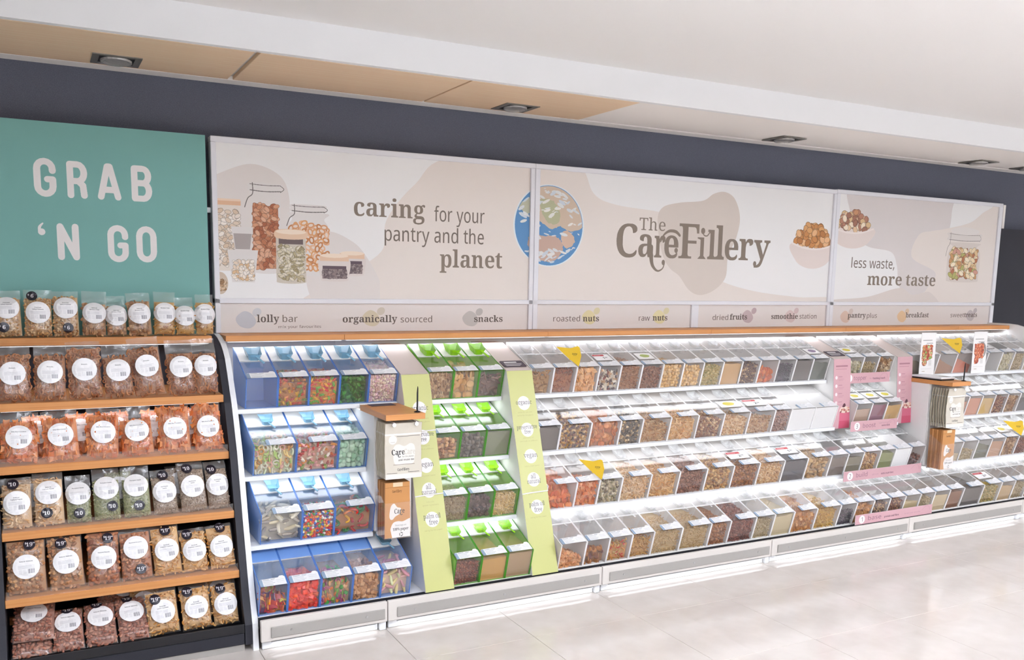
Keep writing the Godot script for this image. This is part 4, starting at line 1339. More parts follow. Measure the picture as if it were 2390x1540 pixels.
	bag("food_bag", almond % "lying flat under another almond bag", "", Vector3(-0.868, 0.114, 0.828), 0.15, 0.2, 0.045, "dark_almonds", 0.95, ["Natural Almonds", ""], "", Vector2.ZERO, Vector3(-70, 0, 0))
	bag("food_bag", almond % "lying on top of another almond bag", "", Vector3(-0.862, 0.166, 0.80), 0.155, 0.205, 0.05, "dark_almonds", 0.95, ["Natural Almonds", ""], "19", Vector2(-0.18, 0.9), Vector3(-58, -4, 0))
	bag("food_bag", almond % "leaning low beside the stacked pair", "bags of dark almonds", Vector3(-0.735, 0.116, 0.83), 0.118, 0.2, 0.045, "dark_almonds", 0.95, ["Natural Almonds", ""], "19", Vector2(0.0, 0.9), Vector3(-52, 0, 0))
	bag("food_bag", almond % "leaning low between two other almond bags", "bags of dark almonds", Vector3(-0.612, 0.116, 0.83), 0.12, 0.205, 0.045, "dark_almonds", 0.95, ["Natural Almonds", ""], "19", Vector2(-0.1, 0.9), Vector3(-50, 0, 0))
	bag("food_bag", almond % "leaning low next to the cashew bags", "bags of dark almonds", Vector3(-0.487, 0.116, 0.83), 0.12, 0.205, 0.045, "dark_almonds", 0.95, ["Natural Almonds", ""], "19", Vector2(-0.1, 0.92), Vector3(-46, 0, 2))
	bag("food_bag", almond % "turned sideways behind the leaning ones", "", Vector3(-0.55, 0.185, 0.66), 0.14, 0.14, 0.045, "dark_almonds", 0.95, ["Natural Almonds", ""], "19", Vector2(-0.3, 0.75), Vector3(-42, 0, -4), Vector2(0.25, 0.8))
	var cashew := "bag of roasted cashews %s, low black tray"
	bag("food_bag", cashew % "beside the almond bags", "", Vector3(-0.366, 0.11, 0.80), 0.13, 0.197, 0.06, "cashews", 0.9, ["Roasted", "Salted Cashews"], "19", Vector2(-0.2, 0.78), Vector3(-18, 0, 3), Vector2(0.0, 0.5))
	bag("food_bag", cashew % "between two other cashew bags", "", Vector3(-0.231, 0.11, 0.80), 0.125, 0.194, 0.06, "cashews", 0.9, ["Roasted", "Salted Cashews"], "19", Vector2(-0.25, 0.86), Vector3(-18, 0, 2), Vector2(0.0, 0.5))
	bag("food_bag", cashew % "against the white end panel", "", Vector3(-0.108, 0.11, 0.80), 0.11, 0.192, 0.06, "cashews", 0.9, ["Roasted", "Salted Cashews"], "19", Vector2(-0.15, 0.84), Vector3(-18, 0, 2), Vector2(0.0, 0.48))
	bag("food_bag", cashew % "behind the other cashew bags", "rear bags of cashews", Vector3(-0.44, 0.11, 0.70), 0.12, 0.19, 0.05, "cashews", 0.85, ["Roasted", "Salted Cashews"], "", Vector2.ZERO, Vector3(-16, 0, -3))
	bag("food_bag", cashew % "behind the other cashew bags", "rear bags of cashews", Vector3(-0.12, 0.11, 0.68), 0.12, 0.195, 0.05, "cashews", 0.85, ["Roasted", "Salted Cashews"], "", Vector2.ZERO, Vector3(-14, 0, -2))


# ---------------------------------------------------------------- the white refill run
func make_run() -> void:
	# end panels
	var prof := [Vector2(0.002, 1.350), Vector2(0.13, 1.350), Vector2(0.21, 1.339), Vector2(0.29, 1.316), Vector2(0.35, 1.286), Vector2(0.395, 1.25), Vector2(0.445, 1.18), Vector2(0.525, 1.06), Vector2(0.625, 0.85), Vector2(0.725, 0.53), Vector2(0.815, 0.255), Vector2(0.87, 0.12), Vector2(0.88, 0.0), Vector2(0.002, 0.0)]
	var s := Shape.new()
	s.prism(PackedVector2Array(prof), Vector3(-0.013, 0, 0), Vector3(0, 0, 1), Vector3.UP, Vector3(0.0245, 0, 0))
	solo("curved_end_panel", s.mesh(), M.white_steel, "white curved end panel between the black unit and the blue lolly bins", "end panel")
	s = Shape.new()
	s.prism(PackedVector2Array([Vector2(0.002, 1.365), Vector2(0.26, 1.365), Vector2(0.33, 1.360), Vector2(0.40, 1.344), Vector2(0.46, 1.312), Vector2(0.52, 1.25), Vector2(0.6, 1.1), Vector2(0.7, 0.85), Vector2(0.8, 0.5), Vector2(0.9, 0.143), Vector2(0.9, 0.0), Vector2(0.002, 0.0)]), Vector3(6.022, 0, 0), Vector3(0, 0, 1), Vector3.UP, Vector3(0.024, 0, 0))
	solo("curved_end_panel", s.mesh(), M.warm_white, "pale curved end panel closing the run past the sweet treats", "end panel")

	var bays := [[0.012, 0.6, "blue lolly bins"], [0.6, 1.8, "green organic bins"], [1.8, 3.0, "roasted and raw nuts"], [3.0, 4.2, "dried fruits"], [4.2, 5.4, "smoothie station powders"], [5.4, 6.021, "sweet treats"]]
	# where shelves run in each row (the sign pillars stand between)
	var runs := [
		[[0.013, 0.6], [0.601, 0.797], [0.955, 1.387], [1.55, 1.8], [1.801, 3.0], [3.001, 3.792], [3.955, 4.2], [4.201, 4.398], [4.555, 5.4], [5.401, 6.02]],
		[[0.013, 0.6], [0.622, 0.797], [0.955, 1.387], [1.55, 1.8], [1.801, 3.0], [3.001, 3.792], [3.955, 4.2], [4.201, 4.398], [4.60, 5.4], [5.401, 6.02]],
		[[0.013, 0.6], [0.622, 0.797], [0.955, 1.387], [1.55, 1.8], [1.801, 3.0], [3.001, 4.2], [4.201, 4.535], [4.60, 5.4], [5.401, 6.02]]]
	for b in bays:
		var x0: float = b[0]
		var x1: float = b[1]
		var t := thing("refill_shelf_bay", "white shelving bay of the refill run carrying the %s" % b[2], "shelving")
		part(t, "back_panel", box_mesh(Vector3(x0 + 0.0005, 0.11, 0.1), Vector3(x1 - 0.0005, 1.32, 0.118)), M.warm_white)
		for r in 3:
			for q in runs[r]:
				var mid: float = (q[0] + q[1]) / 2
				if mid < x0 or mid > x1:
					continue
				var y: float = ROW_Y[r]
				var z: float = ROW_Z[r]
				var o := part(t, "shelf", box_mesh(Vector3(q[0], y - 0.011, 0.1185), Vector3(q[1], y - 0.001, z)), M.white_laminate)
				part(o, "shelf_edge", box_mesh(Vector3(q[0], y - 0.022, z + 0.0003), Vector3(q[1], y - 0.001, z + 0.012), 0.0015), M.white_steel)
		# base: deck, fascia with a grey bumper strip, lit kick plate
		part(t, "deck", box_mesh(Vector3(x0, 0.12, 0.1185), Vector3(x1, 0.145, 0.868)), M.warm_white)
		part(t, "groove_shade", box_mesh(Vector3(x0, 0.1, 0.8683), Vector3(x1, 0.1445, 0.882)), M.black_and_gap_shade)  # solid dark strip painting the shade of the groove behind the fascia
		var f := part(t, "base_fascia", box_mesh(Vector3(x0 + 0.002, 0.044, 0.895), Vector3(x1 - 0.002, 0.143, 0.915), 0.003), M.base_beige)
		var bl: float = x0 + 0.045
		var br: float = x1 - (0.014 if x1 - x0 < 1.0 else 0.02)
		var bump := part(f, "bumper_strip", box_mesh(Vector3(bl, 0.060, 0.9152), Vector3(br, 0.110, 0.921), 0.0025), M.grey_bumper)
		var n := 3 if x1 - x0 > 1.0 else 2
		for i in n:
			var sx := lerpf(bl + 0.09, br - 0.09, i / float(n - 1))
			var sc := Shape.new()
			sc.tube([Vector3(sx, 0.086, 0.920), Vector3(sx, 0.086, 0.9222)], [0.006, 0.005], 10)
			sc.tube([Vector3(sx, 0.086, 0.9222), Vector3(sx, 0.086, 0.9226)], [0.0018, 0.0018], 6)
			part(f, "screw", sc.mesh(), M.steel)
		part(t, "kick_plate", box_mesh(Vector3(x0 + 0.012, 0.001, 0.872), Vector3(x1 - 0.04, 0.0435, 0.886), 0.002), M.white_steel)
		part(t, "foot", box_mesh(Vector3(x1 - 0.036, 0.0, 0.862), Vector3(x1 - 0.003, 0.0435, 0.902), 0.004), M.white_steel)
		led_light(t, x0 + 0.05, x1 - 0.05, 0.0345, 0.9, LED_KICK, 0.0, 0.014)
		# light for each row: under the ledge, then under each shelf
		led_light(t, x0 + 0.01, x1 - 0.01, 1.3195, 0.25, LED_ROW * 1.3, -22.0)
		for r in 3:
			if r == 2 and x1 < 0.7:
				continue
			for q in runs[r]:
				var mid: float = (q[0] + q[1]) / 2
				if mid > x0 and mid < x1 and q[1] - q[0] > 0.19:
					led_light(t, q[0] + 0.01, q[1] - 0.01, ROW_Y[r] - 0.0145, ROW_Z[r] - 0.03, LED_ROW * (0.9 if mid < 1.5 else 0.3), -10.0)
	# oak ledge, one board for each bay
	var lab := ["over the blue lolly bins", "over the green organic bins", "over the nut bins", "over the dried fruit bins", "over the smoothie station bins", "at the far end over the sweet treats"]
	var cuts := [0.013, 0.6, 1.8, 3.0, 4.2, 5.4, 6.0205]
	for i in 6:
		solo("oak_ledge_board", box_mesh(Vector3(cuts[i] + 0.0006, 1.323, 0.003), Vector3(cuts[i + 1] - 0.0006, 1.3505, 0.282), 0.0015), M.oak, "oak ledge board under the long sign, " + lab[i], "ledge board")


# ---------------------------------------------------------------- bins
func slope(s: float, up := 0.0) -> Vector2:
	# (z, y) at distance s up the lid from the bin's front top edge, `up` above it
	return Vector2(0.04 - 0.923 * s + 0.385 * up, 0.142 + 0.385 * s + 0.923 * up)


func lid_slab(w: float, s0: float, s1: float, up: float, th: float, inset := 0.0) -> ArrayMesh:
	var s := Shape.new()
	s.prism(PackedVector2Array([slope(s0, up), slope(s1, up), slope(s1, up + th), slope(s0, up + th)]), Vector3(inset, 0, 0), Vector3(0, 0, 1), Vector3.UP, Vector3(w - 2 * inset, 0, 0))
	return s.mesh()


func card_mesh(w: float) -> ArrayMesh:
	# price card: a strip with one rounded tab
	var s := Shape.new()
	var wide := w > 0.17
	var l := w * (0.3 if wide else 0.05)
	var r := w - 0.006
	var outline := [Vector2(l, 0.003), Vector2(r, 0.003), Vector2(r, 0.052), Vector2(r - 0.008, 0.062), Vector2(r - 0.022, 0.062), Vector2(r - 0.03, 0.052), Vector2(l + 0.008, 0.05), Vector2(l, 0.042)]
	var p := PackedVector2Array(outline)
	var idx := Geometry2D.triangulate_polygon(p)
	for lift in [0.0042, 0.0048]:
		for t in range(0, idx.size(), 3):
			var q := []
			var u := []
			for k in 3:
				var e: Vector2 = outline[idx[t + k]]
				var a := slope(e.y, lift)
				q.append(Vector3(e.x, a.y, a.x))
				u.append(Vector2((e.x - l) / (r - l), 1.0 - e.y / 0.062))
			var m := Vector3(0, 0.923, 0.385)
			if (q[1] - q[0]).cross(q[2] - q[0]).dot(m) < 0.0:
				q = [q[0], q[2], q[1]]
				u = [u[0], u[2], u[1]]
			if lift < 0.0045:
				s.tri(q[0], q[2], q[1], -m, -m, -m, u[0], u[2], u[1])
			else:
				s.tri(q[0], q[1], q[2], m, m, m, u[0], u[1], u[2])
	return s.mesh()


func bin_meshes(style: String, w: float) -> Dictionary:
	var key := "bin_%s_%.3f" % [style, w]
	if cache.has(key):
		return cache[key]
	var d := {}
	var poly := PackedVector2Array([Vector2(0, 0), Vector2(0.04, 0.142), slope(0.322), Vector2(-0.258, 0)])
	for q in [["side_a", 0.001], ["side_b", w - 0.0045]]:
		var s := Shape.new()
		s.prism(poly, Vector3(q[1], 0.0005, 0), Vector3(0, 0, 1), Vector3.UP, Vector3(0.0035, 0, 0))
		d[q[0]] = s.mesh()
	# bright cut edge of each side panel, seen from the front
	for q in [["edge_a", 0.0008], ["edge_b", w - 0.0047]]:
		var s := Shape.new()
		s.prism(PackedVector2Array([Vector2(0.0005, 0.0005), Vector2(0.0405, 0.1425), Vector2(0.0425, 0.1425), Vector2(0.0025, 0.0005)]), Vector3(q[1], 0, 0), Vector3(0, 0, 1), Vector3.UP, Vector3(0.0039, 0, 0))
		s.prism(PackedVector2Array([slope(-0.002, 0.0006), slope(0.32, 0.0006), slope(0.32, 0.0026), slope(-0.002, 0.0026)]), Vector3(q[1], 0, 0), Vector3(0, 0, 1), Vector3.UP, Vector3(0.0039, 0, 0))
		d[q[0]] = s.mesh()
	var s := Shape.new()
	s.prism(PackedVector2Array([Vector2(-0.003, 0.003), Vector2(0.0, 0.003), Vector2(0.039, 0.1405), Vector2(0.036, 0.1405)]), Vector3(0.0048, 0, 0), Vector3(0, 0, 1), Vector3.UP, Vector3(w - 0.0096, 0, 0))
	d.front = s.mesh()
	s = Shape.new()
	s.box(Vector3(0.0048, 0.0005, -0.258), Vector3(w - 0.0048, 0.0028, -0.0005))
	s.box(Vector3(0.0048, 0.003, -0.258), Vector3(w - 0.0048, 0.255, -0.2555))
	d.body = s.mesh()
	d.lid = lid_slab(w, 0.002, 0.164, 0.0008, 0.0022, 0.005)
	d.rear = lid_slab(w, 0.170, 0.318, 0.0008, 0.0022, 0.005)
	d.hinge = lid_slab(w, 0.1645, 0.1695, 0.0008, 0.004, 0.005)
	d.card = card_mesh(w)
	cache[key] = d
	return d


func make_bin(style: String, x: float, row: int, w: float, label: String, opts := {}) -> Node3D:
	var d := bin_meshes(style, w)
	var o := thing("bulk_food_bin", label, "bin", Vector3(x, ROW_Y[row], ROW_Z[row]), "%s bulk food bins" % ("white" if style == "frosted" else style))
	var side: Material = M[style + "_side"]
	var edge: Material = M["white_edge" if style == "frosted" else style + "_edge"]
	for k in ["a", "b"]:
		var sp := part(o, "side_panel", d["side_" + k], side)
		part(sp, "cut_edge", d["edge_" + k], edge)
	part(o, "front_pane", d.front, M.frosted_front if opts.get("blank", false) else M.acrylic)
	part(o, "body", d.body, M.white_and_lid_glare if style == "frosted" else side)
	part(o, "lid", d.lid, M.frosted_front if opts.get("blank", false) else (M.acrylic if style == "frosted" else M[style + "_lid"]))
	part(o, "lid_hinge", d.hinge, edge if style == "frosted" else M.acrylic_lid)
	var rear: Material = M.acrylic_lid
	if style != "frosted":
		rear = side if opts.get("dim", false) else M.white_and_lid_glare  # glare of the LED above put in as opaque white; dim bins go without
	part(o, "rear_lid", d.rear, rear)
	part(o, "price_card", d.card, M.card_print)
	if opts.has("offer"):
		var s := Shape.new()
		var a := slope(0.068, 0.0042)
		var b := slope(0.14, 0.0042)
		var x0 := w * 0.12
		var x1 := w * 0.88
		s.quad(Vector3(x0, a.y, a.x), Vector3(x1, a.y, a.x), Vector3(x1, b.y, b.x), Vector3(x0, b.y, b.x))
		part(o, "offer_card", s.mesh(), M["offer_" + opts.offer])
	return o


func scoop_mesh() -> ArrayMesh:
	if cache.has("scoop"):
		return cache["scoop"]
	# a trough open at the top with a flared lip behind and a flat handle; length along -z, base at y = 0
	var s := Shape.new()
	var top := [Vector2(-0.036, -0.055), Vector2(-0.03, -0.02), Vector2(-0.028, 0.01), Vector2(-0.02, 0.018), Vector2(0.02, 0.018), Vector2(0.028, 0.01), Vector2(0.03, -0.02), Vector2(0.036, -0.055), Vector2(0.0, -0.062)]
	var bot := [Vector2(-0.024, -0.040), Vector2(-0.022, -0.02), Vector2(-0.02, 0.004), Vector2(-0.014, 0.010), Vector2(0.014, 0.010), Vector2(0.02, 0.004), Vector2(0.022, -0.02), Vector2(0.024, -0.040), Vector2(0.0, -0.044)]
	var hy := [0.023, 0.023, 0.022, 0.022, 0.022, 0.022, 0.023, 0.023, 0.016]
	var k := top.size()
	for th in [0.0, 0.0018]:
		for i in k:
			var j := (i + 1) % k
			var f: float = 1.0 - th * 22.0
			var a := Vector3(top[i].x * f, hy[i], top[i].y * f)
			var b := Vector3(top[j].x * f, hy[j], top[j].y * f)
			var c := Vector3(bot[j].x * f, th, bot[j].y * f)
			var e := Vector3(bot[i].x * f, th, bot[i].y * f)
			if th == 0.0:
				s.quad(a, b, c, e)
			else:
				s.quad(e, c, b, a)
	for i in k:
		var j := (i + 1) % k
		s.flat(Vector3(0, 0, -0.015), Vector3(bot[j].x, 0, bot[j].y), Vector3(bot[i].x, 0, bot[i].y))
		s.flat(Vector3(0, 0.0018, -0.015), Vector3(bot[i].x * 0.96, 0.0018, bot[i].y * 0.96), Vector3(bot[j].x * 0.96, 0.0018, bot[j].y * 0.96))
	s.tube([Vector3(0.006, 0.016, 0.015), Vector3(0.016, 0.013, 0.034), Vector3(0.028, 0.008, 0.052)], [0.006, 0.0055, 0.006], 6, 0.5)
	cache["scoop"] = s.mesh()
	return cache["scoop"]


func scoop(m: Material, x: float, row: int, w: float, label: String, group: String) -> void:
	var a := slope(0.188, 0.0036)
	var o := solo("food_scoop", scoop_mesh(), m, label, "scoop", Vector3(x + w * 0.5, ROW_Y[row] + a.y, ROW_Z[row] + a.x), group)
	o.rotation = Vector3(atan2(0.385, 0.923), 0, 0)
	if row == 0 and m != M.acrylic_scoop:
		o.scale = Vector3(1.2, 1.5, 1.2)


func heap(label: String, x: float, row: int, w: float, what: String, hl: float, hr: float, hb: float) -> void:
	# loose food filling a bin: a packed mass, with the pieces that show lying on it
	var fine := what.begins_with("#")
	var size: float = 0.001 if fine else FOOD[what][1] * 1.35
	var lo := 0.0055
	var hi := w - 0.0055
	var wob := FastNoiseLite.new()
	wob.seed = rng.randi() % 999
	wob.frequency = 14.0
	var zf := func(y: float) -> float: return 0.04 * y / 0.142 - 0.006
	var h := func(px: float, pz: float) -> float:
		var f := lerpf(hl, hr, clampf((px - lo) / (hi - lo), 0, 1))
		var t := clampf((0.036 - pz) / 0.22, 0, 1)
		var v := lerpf(f, hb, t) + wob.get_noise_2d(px, pz) * 0.006
		return clampf(v, 0.012, 0.142 + (0.04 - pz) * 0.417 - 0.012)
	var o := MeshInstance3D.new()
	o.name = numbered("bulk_food")
	add_child(o)
	o.position = Vector3(x, ROW_Y[row], ROW_Z[row])
	tag(o, label, "bulk food", "", "stuff")
	var s := Shape.new()
	var din := 0.0 if fine else size * 0.7
	var sx := 0.0 if fine else 0.002
	var topz := func(px: float) -> float: return zf.call(h.call(px, 0.03)) - din
	s.sheet(func(u, v):
		var px := lerpf(lo + sx, hi - sx, u)
		var py := lerpf(0.0035, h.call(px, topz.call(px)) - din, v)
		return Vector3(px, py, zf.call(py) - din), 10, 8)
	s.sheet(func(u, v):
		var px := lerpf(lo + sx, hi - sx, u)
		var pz := lerpf(zf.call(h.call(px, topz.call(px)) - din) - din, -0.252, v)
		return Vector3(px, h.call(px, pz) - din, pz), 10, 12)
	for side in [0, 1]:
		var px := lo + sx if side == 0 else hi - sx
		s.sheet(func(u, v):
			var tz: float = zf.call(h.call(px, topz.call(px)) - din) - din
			var pz := lerpf(-0.252, tz, u)
			var ph: float = h.call(px, pz) - din
			var py := lerpf(0.0035, ph, v)
			return Vector3(px, py, minf(pz, zf.call(py) - din)), 8, 6, side == 1)
	o.mesh = s.mesh()
	if fine:
		o.material_override = fine_material(what.substr(1))
		return
	o.material_override = mass_material(what)
	var places := []
	var ball: bool = FOOD[what][0] == "ball"
	var step: float = size * (0.96 if ball else 0.68)
	var y := 0.0035 + size * 0.35
	while y < 0.15:
		var px := lo + size * 0.3
		while px < hi - size * 0.2:
			var qx := clampf(px + rng.randf_range(-0.35, 0.35) * step, lo + size * 0.32, hi - size * 0.32)
			var qy := y + rng.randf_range(-0.35, 0.35) * step
			if qy < h.call(qx, 0.03):
				places.append([Vector3(qx, qy, zf.call(qy) - size * rng.randf_range(0.36, 0.52)), 1.35])
			px += step
		y += step
	var z := 0.03
	while z > -0.15:
		var px := lo + size * 0.3
		while px < hi - size * 0.2:
			var qx := clampf(px + rng.randf_range(-0.4, 0.4) * step, lo + size * 0.35, hi - size * 0.35)
			var qz := z + rng.randf_range(-0.4, 0.4) * step
			var qy: float = h.call(qx, qz) - size * rng.randf_range(0.2, 0.45)
			if qz < zf.call(qy) - size * 0.4:
				places.append([Vector3(qx, qy, qz), 1.35])
			px += step * 1.15
		z -= step * 1.15
	scatter(o, what, places)


func fill_row(style: String, x: float, row: int, items: Array) -> float:
	# items: [width, food or #colour or "", plain words, height at the left, at the right, at the back, options]
	var shade := {"frosted": "white", "blue": "blue", "green": "green"}
	for it in items:
		var w: float = it[0]
		var opts: Dictionary = it[6] if it.size() > 6 else {}
		var where: String = "on the %s shelf" % ROW_NAME[row]
		if it[1] == "":
			var e := make_bin(style, x, row, w, "empty %s bulk bin %s, %s shelf" % [shade[style], it[2], ROW_NAME[row]], opts)
		else:
			make_bin(style, x, row, w, "%s-sided bulk bin of %s %s" % [shade[style], it[2], where], opts)
			heap("%s heaped in a %s bin %s" % [it[2], shade[style], where], x, row, w, it[1], it[3], it[4], it[5])
		if not opts.get("no_scoop", false):
			var m: Material = M.acrylic_scoop if style == "frosted" else M[style + "_scoop"]
			var adj: String = "clear" if style == "frosted" else ("pale blue" if style == "blue" else "lime green")
			var what: String = ("the empty bin " + it[2]) if it[1] == "" else ("the bin of " + it[2])
			scoop(m, x, row, w, "%s scoop on %s, %s shelf" % [adj, what, ROW_NAME[row]], "%s scoops" % adj)
		x += w
	return x


func make_prints() -> void:
	var p := Print.new().start(self, 0, 0.13, 0, 0.052, 2200.0, Color("f0f0f1"))
	p.rect(0.0, 0.0, 0.016, 0.04, Color("93a8bf"))
	for i in 4:
		p.rect(0.02, 0.034 - i * 0.008, 0.075 - 0.01 * (i % 2), 0.0325 - i * 0.008, Color("8f9aa6"))
	for i in 3:
		p.rect(0.085, 0.032 - i * 0.009, 0.122, 0.0312 - i * 0.009, Color("97a2ae"))
	p.rect(0.02, 0.0388, 0.05, 0.0375, Color("555d66"))
	p.rect(0.06, 0.0388, 0.08, 0.0375, Color("555d66"))
	p.rect(0.0, 0.003, 0.13, 0.0022, Color("7f93ab"))
	printed("card_print", p.done(), 0.4)
	for q in [["250", "2", "50"], ["100", "1", "00"], ["200", "2", "00"]]:
		p = Print.new().start(self, 0, 0.12, 0, 0.075, 1600.0, Color("f2f1f0"))
		p.rect(0.004, 0.052, 0.085, 0.071, Color("b5242c"))
		p.rect(0.012, 0.059, 0.06, 0.0625, Color("e9b9b8"))
		p.text(q[1], sans_bold, 0.022, 0.062, 0.018, Color("2c2c34"))
		p.text(q[2], sans_bold, 0.011, 0.08, 0.029, Color("2c2c34"))
		printed("offer_" + q[0], p.done(), 0.4)
	for q in [["green", "a9b765"], ["yellow", "d9c93c"], ["plum", "8d7a9a"]]:
		p = Print.new().start(self, 0, 0.12, 0, 0.075, 1000.0, Color("f2f1ef"))
		p.blob([Vector2(0.03, 0.04), Vector2(0.045, 0.06), Vector2(0.075, 0.058), Vector2(0.1, 0.045), Vector2(0.085, 0.025), Vector2(0.05, 0.022)], Color(q[1]))
		printed("offer_" + q[0], p.done(), 0.4)


func make_bins() -> void:
	# blue lolly bins
	fill_row("blue", 0.05, 0, [
		[0.149, "", "beside the white end panel", 0, 0, 0],
		[0.149, "gummy_mix", "mixed fruit gummy lollies", 0.132, 0.128, 0.17],
		[0.149, "gummy_bears", "orange and red gummy bears", 0.134, 0.13, 0.17],
		[0.147, "mint_leaves", "dark green mint leaf jellies", 0.134, 0.13, 0.15],
		[0.15, "pastel_mints", "pale pink sugar tablets", 0.136, 0.134, 0.2]])
	fill_row("blue", 0.058, 1, [
		[0.199, "sour_rings", "sour green and white candy rings", 0.134, 0.132, 0.19],
		[0.201, "party_mix", "red and white party mix lollies", 0.134, 0.132, 0.19],
		[0.146, "mint_balls", "pale green mint balls", 0.134, 0.132, 0.19]])
	fill_row("blue", 0.062, 2, [
		[0.191, "sharks", "cream and grey jelly sharks", 0.13, 0.132, 0.18],
		[0.153, "jelly_beans", "multicoloured jelly beans", 0.126, 0.13, 0.14],
		[0.196, "snakes", "red and orange jelly snakes", 0.132, 0.132, 0.17]])
	var dim := {"dim": true, "no_scoop": true}
	fill_row("blue", 0.014, 3, [
		[0.128, "fruit_gummies", "yellow and red fruit gummies", 0.1, 0.098, 0.08, dim],
		[0.149, "red_jellies", "bright red jelly cubes", 0.134, 0.13, 0.14, dim],
		[0.149, "jelly_mix", "green and orange sugared jellies", 0.118, 0.12, 0.15, dim],
		[0.139, "caramels", "brown caramel cubes", 0.13, 0.128, 0.17, dim],
		[0.15, "musk_sticks", "pink and yellow musk sticks", 0.134, 0.13, 0.18]])
	# green organic bins
	var g := [[0.145, 0.146, 0.144]]
	fill_row("green", 0.953, 0, [
		[0.1445, "muesli", "brown toasted muesli", 0.134, 0.132, 0.12],
		[0.1445, "banana_chips", "large dried banana chips", 0.138, 0.13, 0.18],
		[0.1445, "carob", "mauve-brown carob pieces", 0.132, 0.13, 0.1]])
	fill_row("green", 0.953, 1, [
		[0.1445, "brazils", "brown and cream brazil nuts", 0.12, 0.112, 0.08],
		[0.1445, "choc_rounds", "dull brown cocoa rounds", 0.134, 0.126, 0.08],
		[0.1445, "#858766", "fine grey-green hemp seeds", 0.136, 0.134, 0.1]])
	fill_row("green", 0.953, 2, [
		[0.1445, "rice", "pale brown rice grains", 0.13, 0.124, 0.17],
		[0.1445, "choc_lumps", "dark cocoa lumps", 0.13, 0.126, 0.14],
		[0.1445, "raw_cashews", "cream coloured raw cashews", 0.134, 0.12, 0.12]])
	fill_row("green", 0.953, 3, [
		[0.1445, "sultanas", "dark red-brown sultanas", 0.122, 0.12, 0.09],
		[0.1445, "#d9a753", "yellow-orange maize meal", 0.118, 0.122, 0.16],
		[0.1445, "#bb9a70", "tan coloured fine flour", 0.134, 0.132, 0.17]])
	# white bins, top shelf
	fill_row("frosted", 1.548, 0, [
		[0.146, "noodle_tan", "tan fried noodle sticks", 0.134, 0.13, 0.1],
		[0.146, "noodle_brown", "brown fried noodle sticks", 0.134, 0.13, 0.15],
		[0.149, "square_crackers", "pale square crackers", 0.134, 0.13, 0.12],
		[0.147, "trail_mix", "dark and white trail mix", 0.126, 0.11, 0.08, {"offer": "100"}],
		[0.148, "brown_cashews", "brown spiced cashews", 0.134, 0.13, 0.18],
		[0.15, "brown_almonds", "dark smoked almonds", 0.134, 0.13, 0.08, {"offer": "green"}],
		[0.15, "macadamias", "pale round macadamias", 0.134, 0.13, 0.17],
		[0.15, "macadamias", "pale roasted chickpeas", 0.134, 0.126, 0.08],
		[0.152, "pepita_mix", "green pumpkin seed mix", 0.134, 0.124, 0.13],
		[0.15, "#d6aa70", "fine tan sesame flakes", 0.134, 0.13, 0.14],
		[0.147, "granola", "dark brown granola clusters", 0.134, 0.12, 0.15],
		[0.152, "apricots", "bright orange apricot pieces", 0.12, 0.09, 0.06],
		[0.148, "dark_berries", "grey-black dried currants", 0.12, 0.124, 0.06],
		[0.152, "#665b55", "fine dark brown chia", 0.134, 0.132, 0.15],
		[0.146, "#565b4e", "dark green-grey seeds", 0.13, 0.12, 0.06, {"offer": "plum"}]])
	# second shelf
	fill_row("frosted", 1.55, 1, [
		[0.139, "#695b4f", "dull brown shredded coconut", 0.132, 0.124, 0.19],
		[0.197, "fruit_nut", "dark fruit and nut mix", 0.132, 0.13, 0.19],
		[0.196, "pale_apricots", "orange apricot halves", 0.134, 0.128, 0.2],
		[0.152, "dark_mix", "dark choc and nut mix", 0.136, 0.13, 0.18],
		[0.198, "tan_mix", "tan mixed nuts", 0.134, 0.1, 0.16],
		[0.201, "cashews", "golden salted cashews", 0.136, 0.118, 0.18],
		[0.198, "brown_mix", "brown mixed nuts", 0.134, 0.11, 0.15],
		[0.201, "peanuts", "pale split peanuts", 0.134, 0.108, 0.14, {"offer": "yellow"}],
		[0.205, "tan_mix", "tan roasted cashew halves", 0.12, 0.106, 0.1, {"offer": "250"}],
		[0.138, "brown_almonds", "brown whole almonds", 0.134, 0.126, 0.17],
		[0.206, "", "next to the brown almonds", 0, 0, 0, {"blank": true, "no_scoop": true}],
		[0.2, "", "next to the pink smoothie sign", 0, 0, 0, {"blank": true, "no_scoop": true}]])
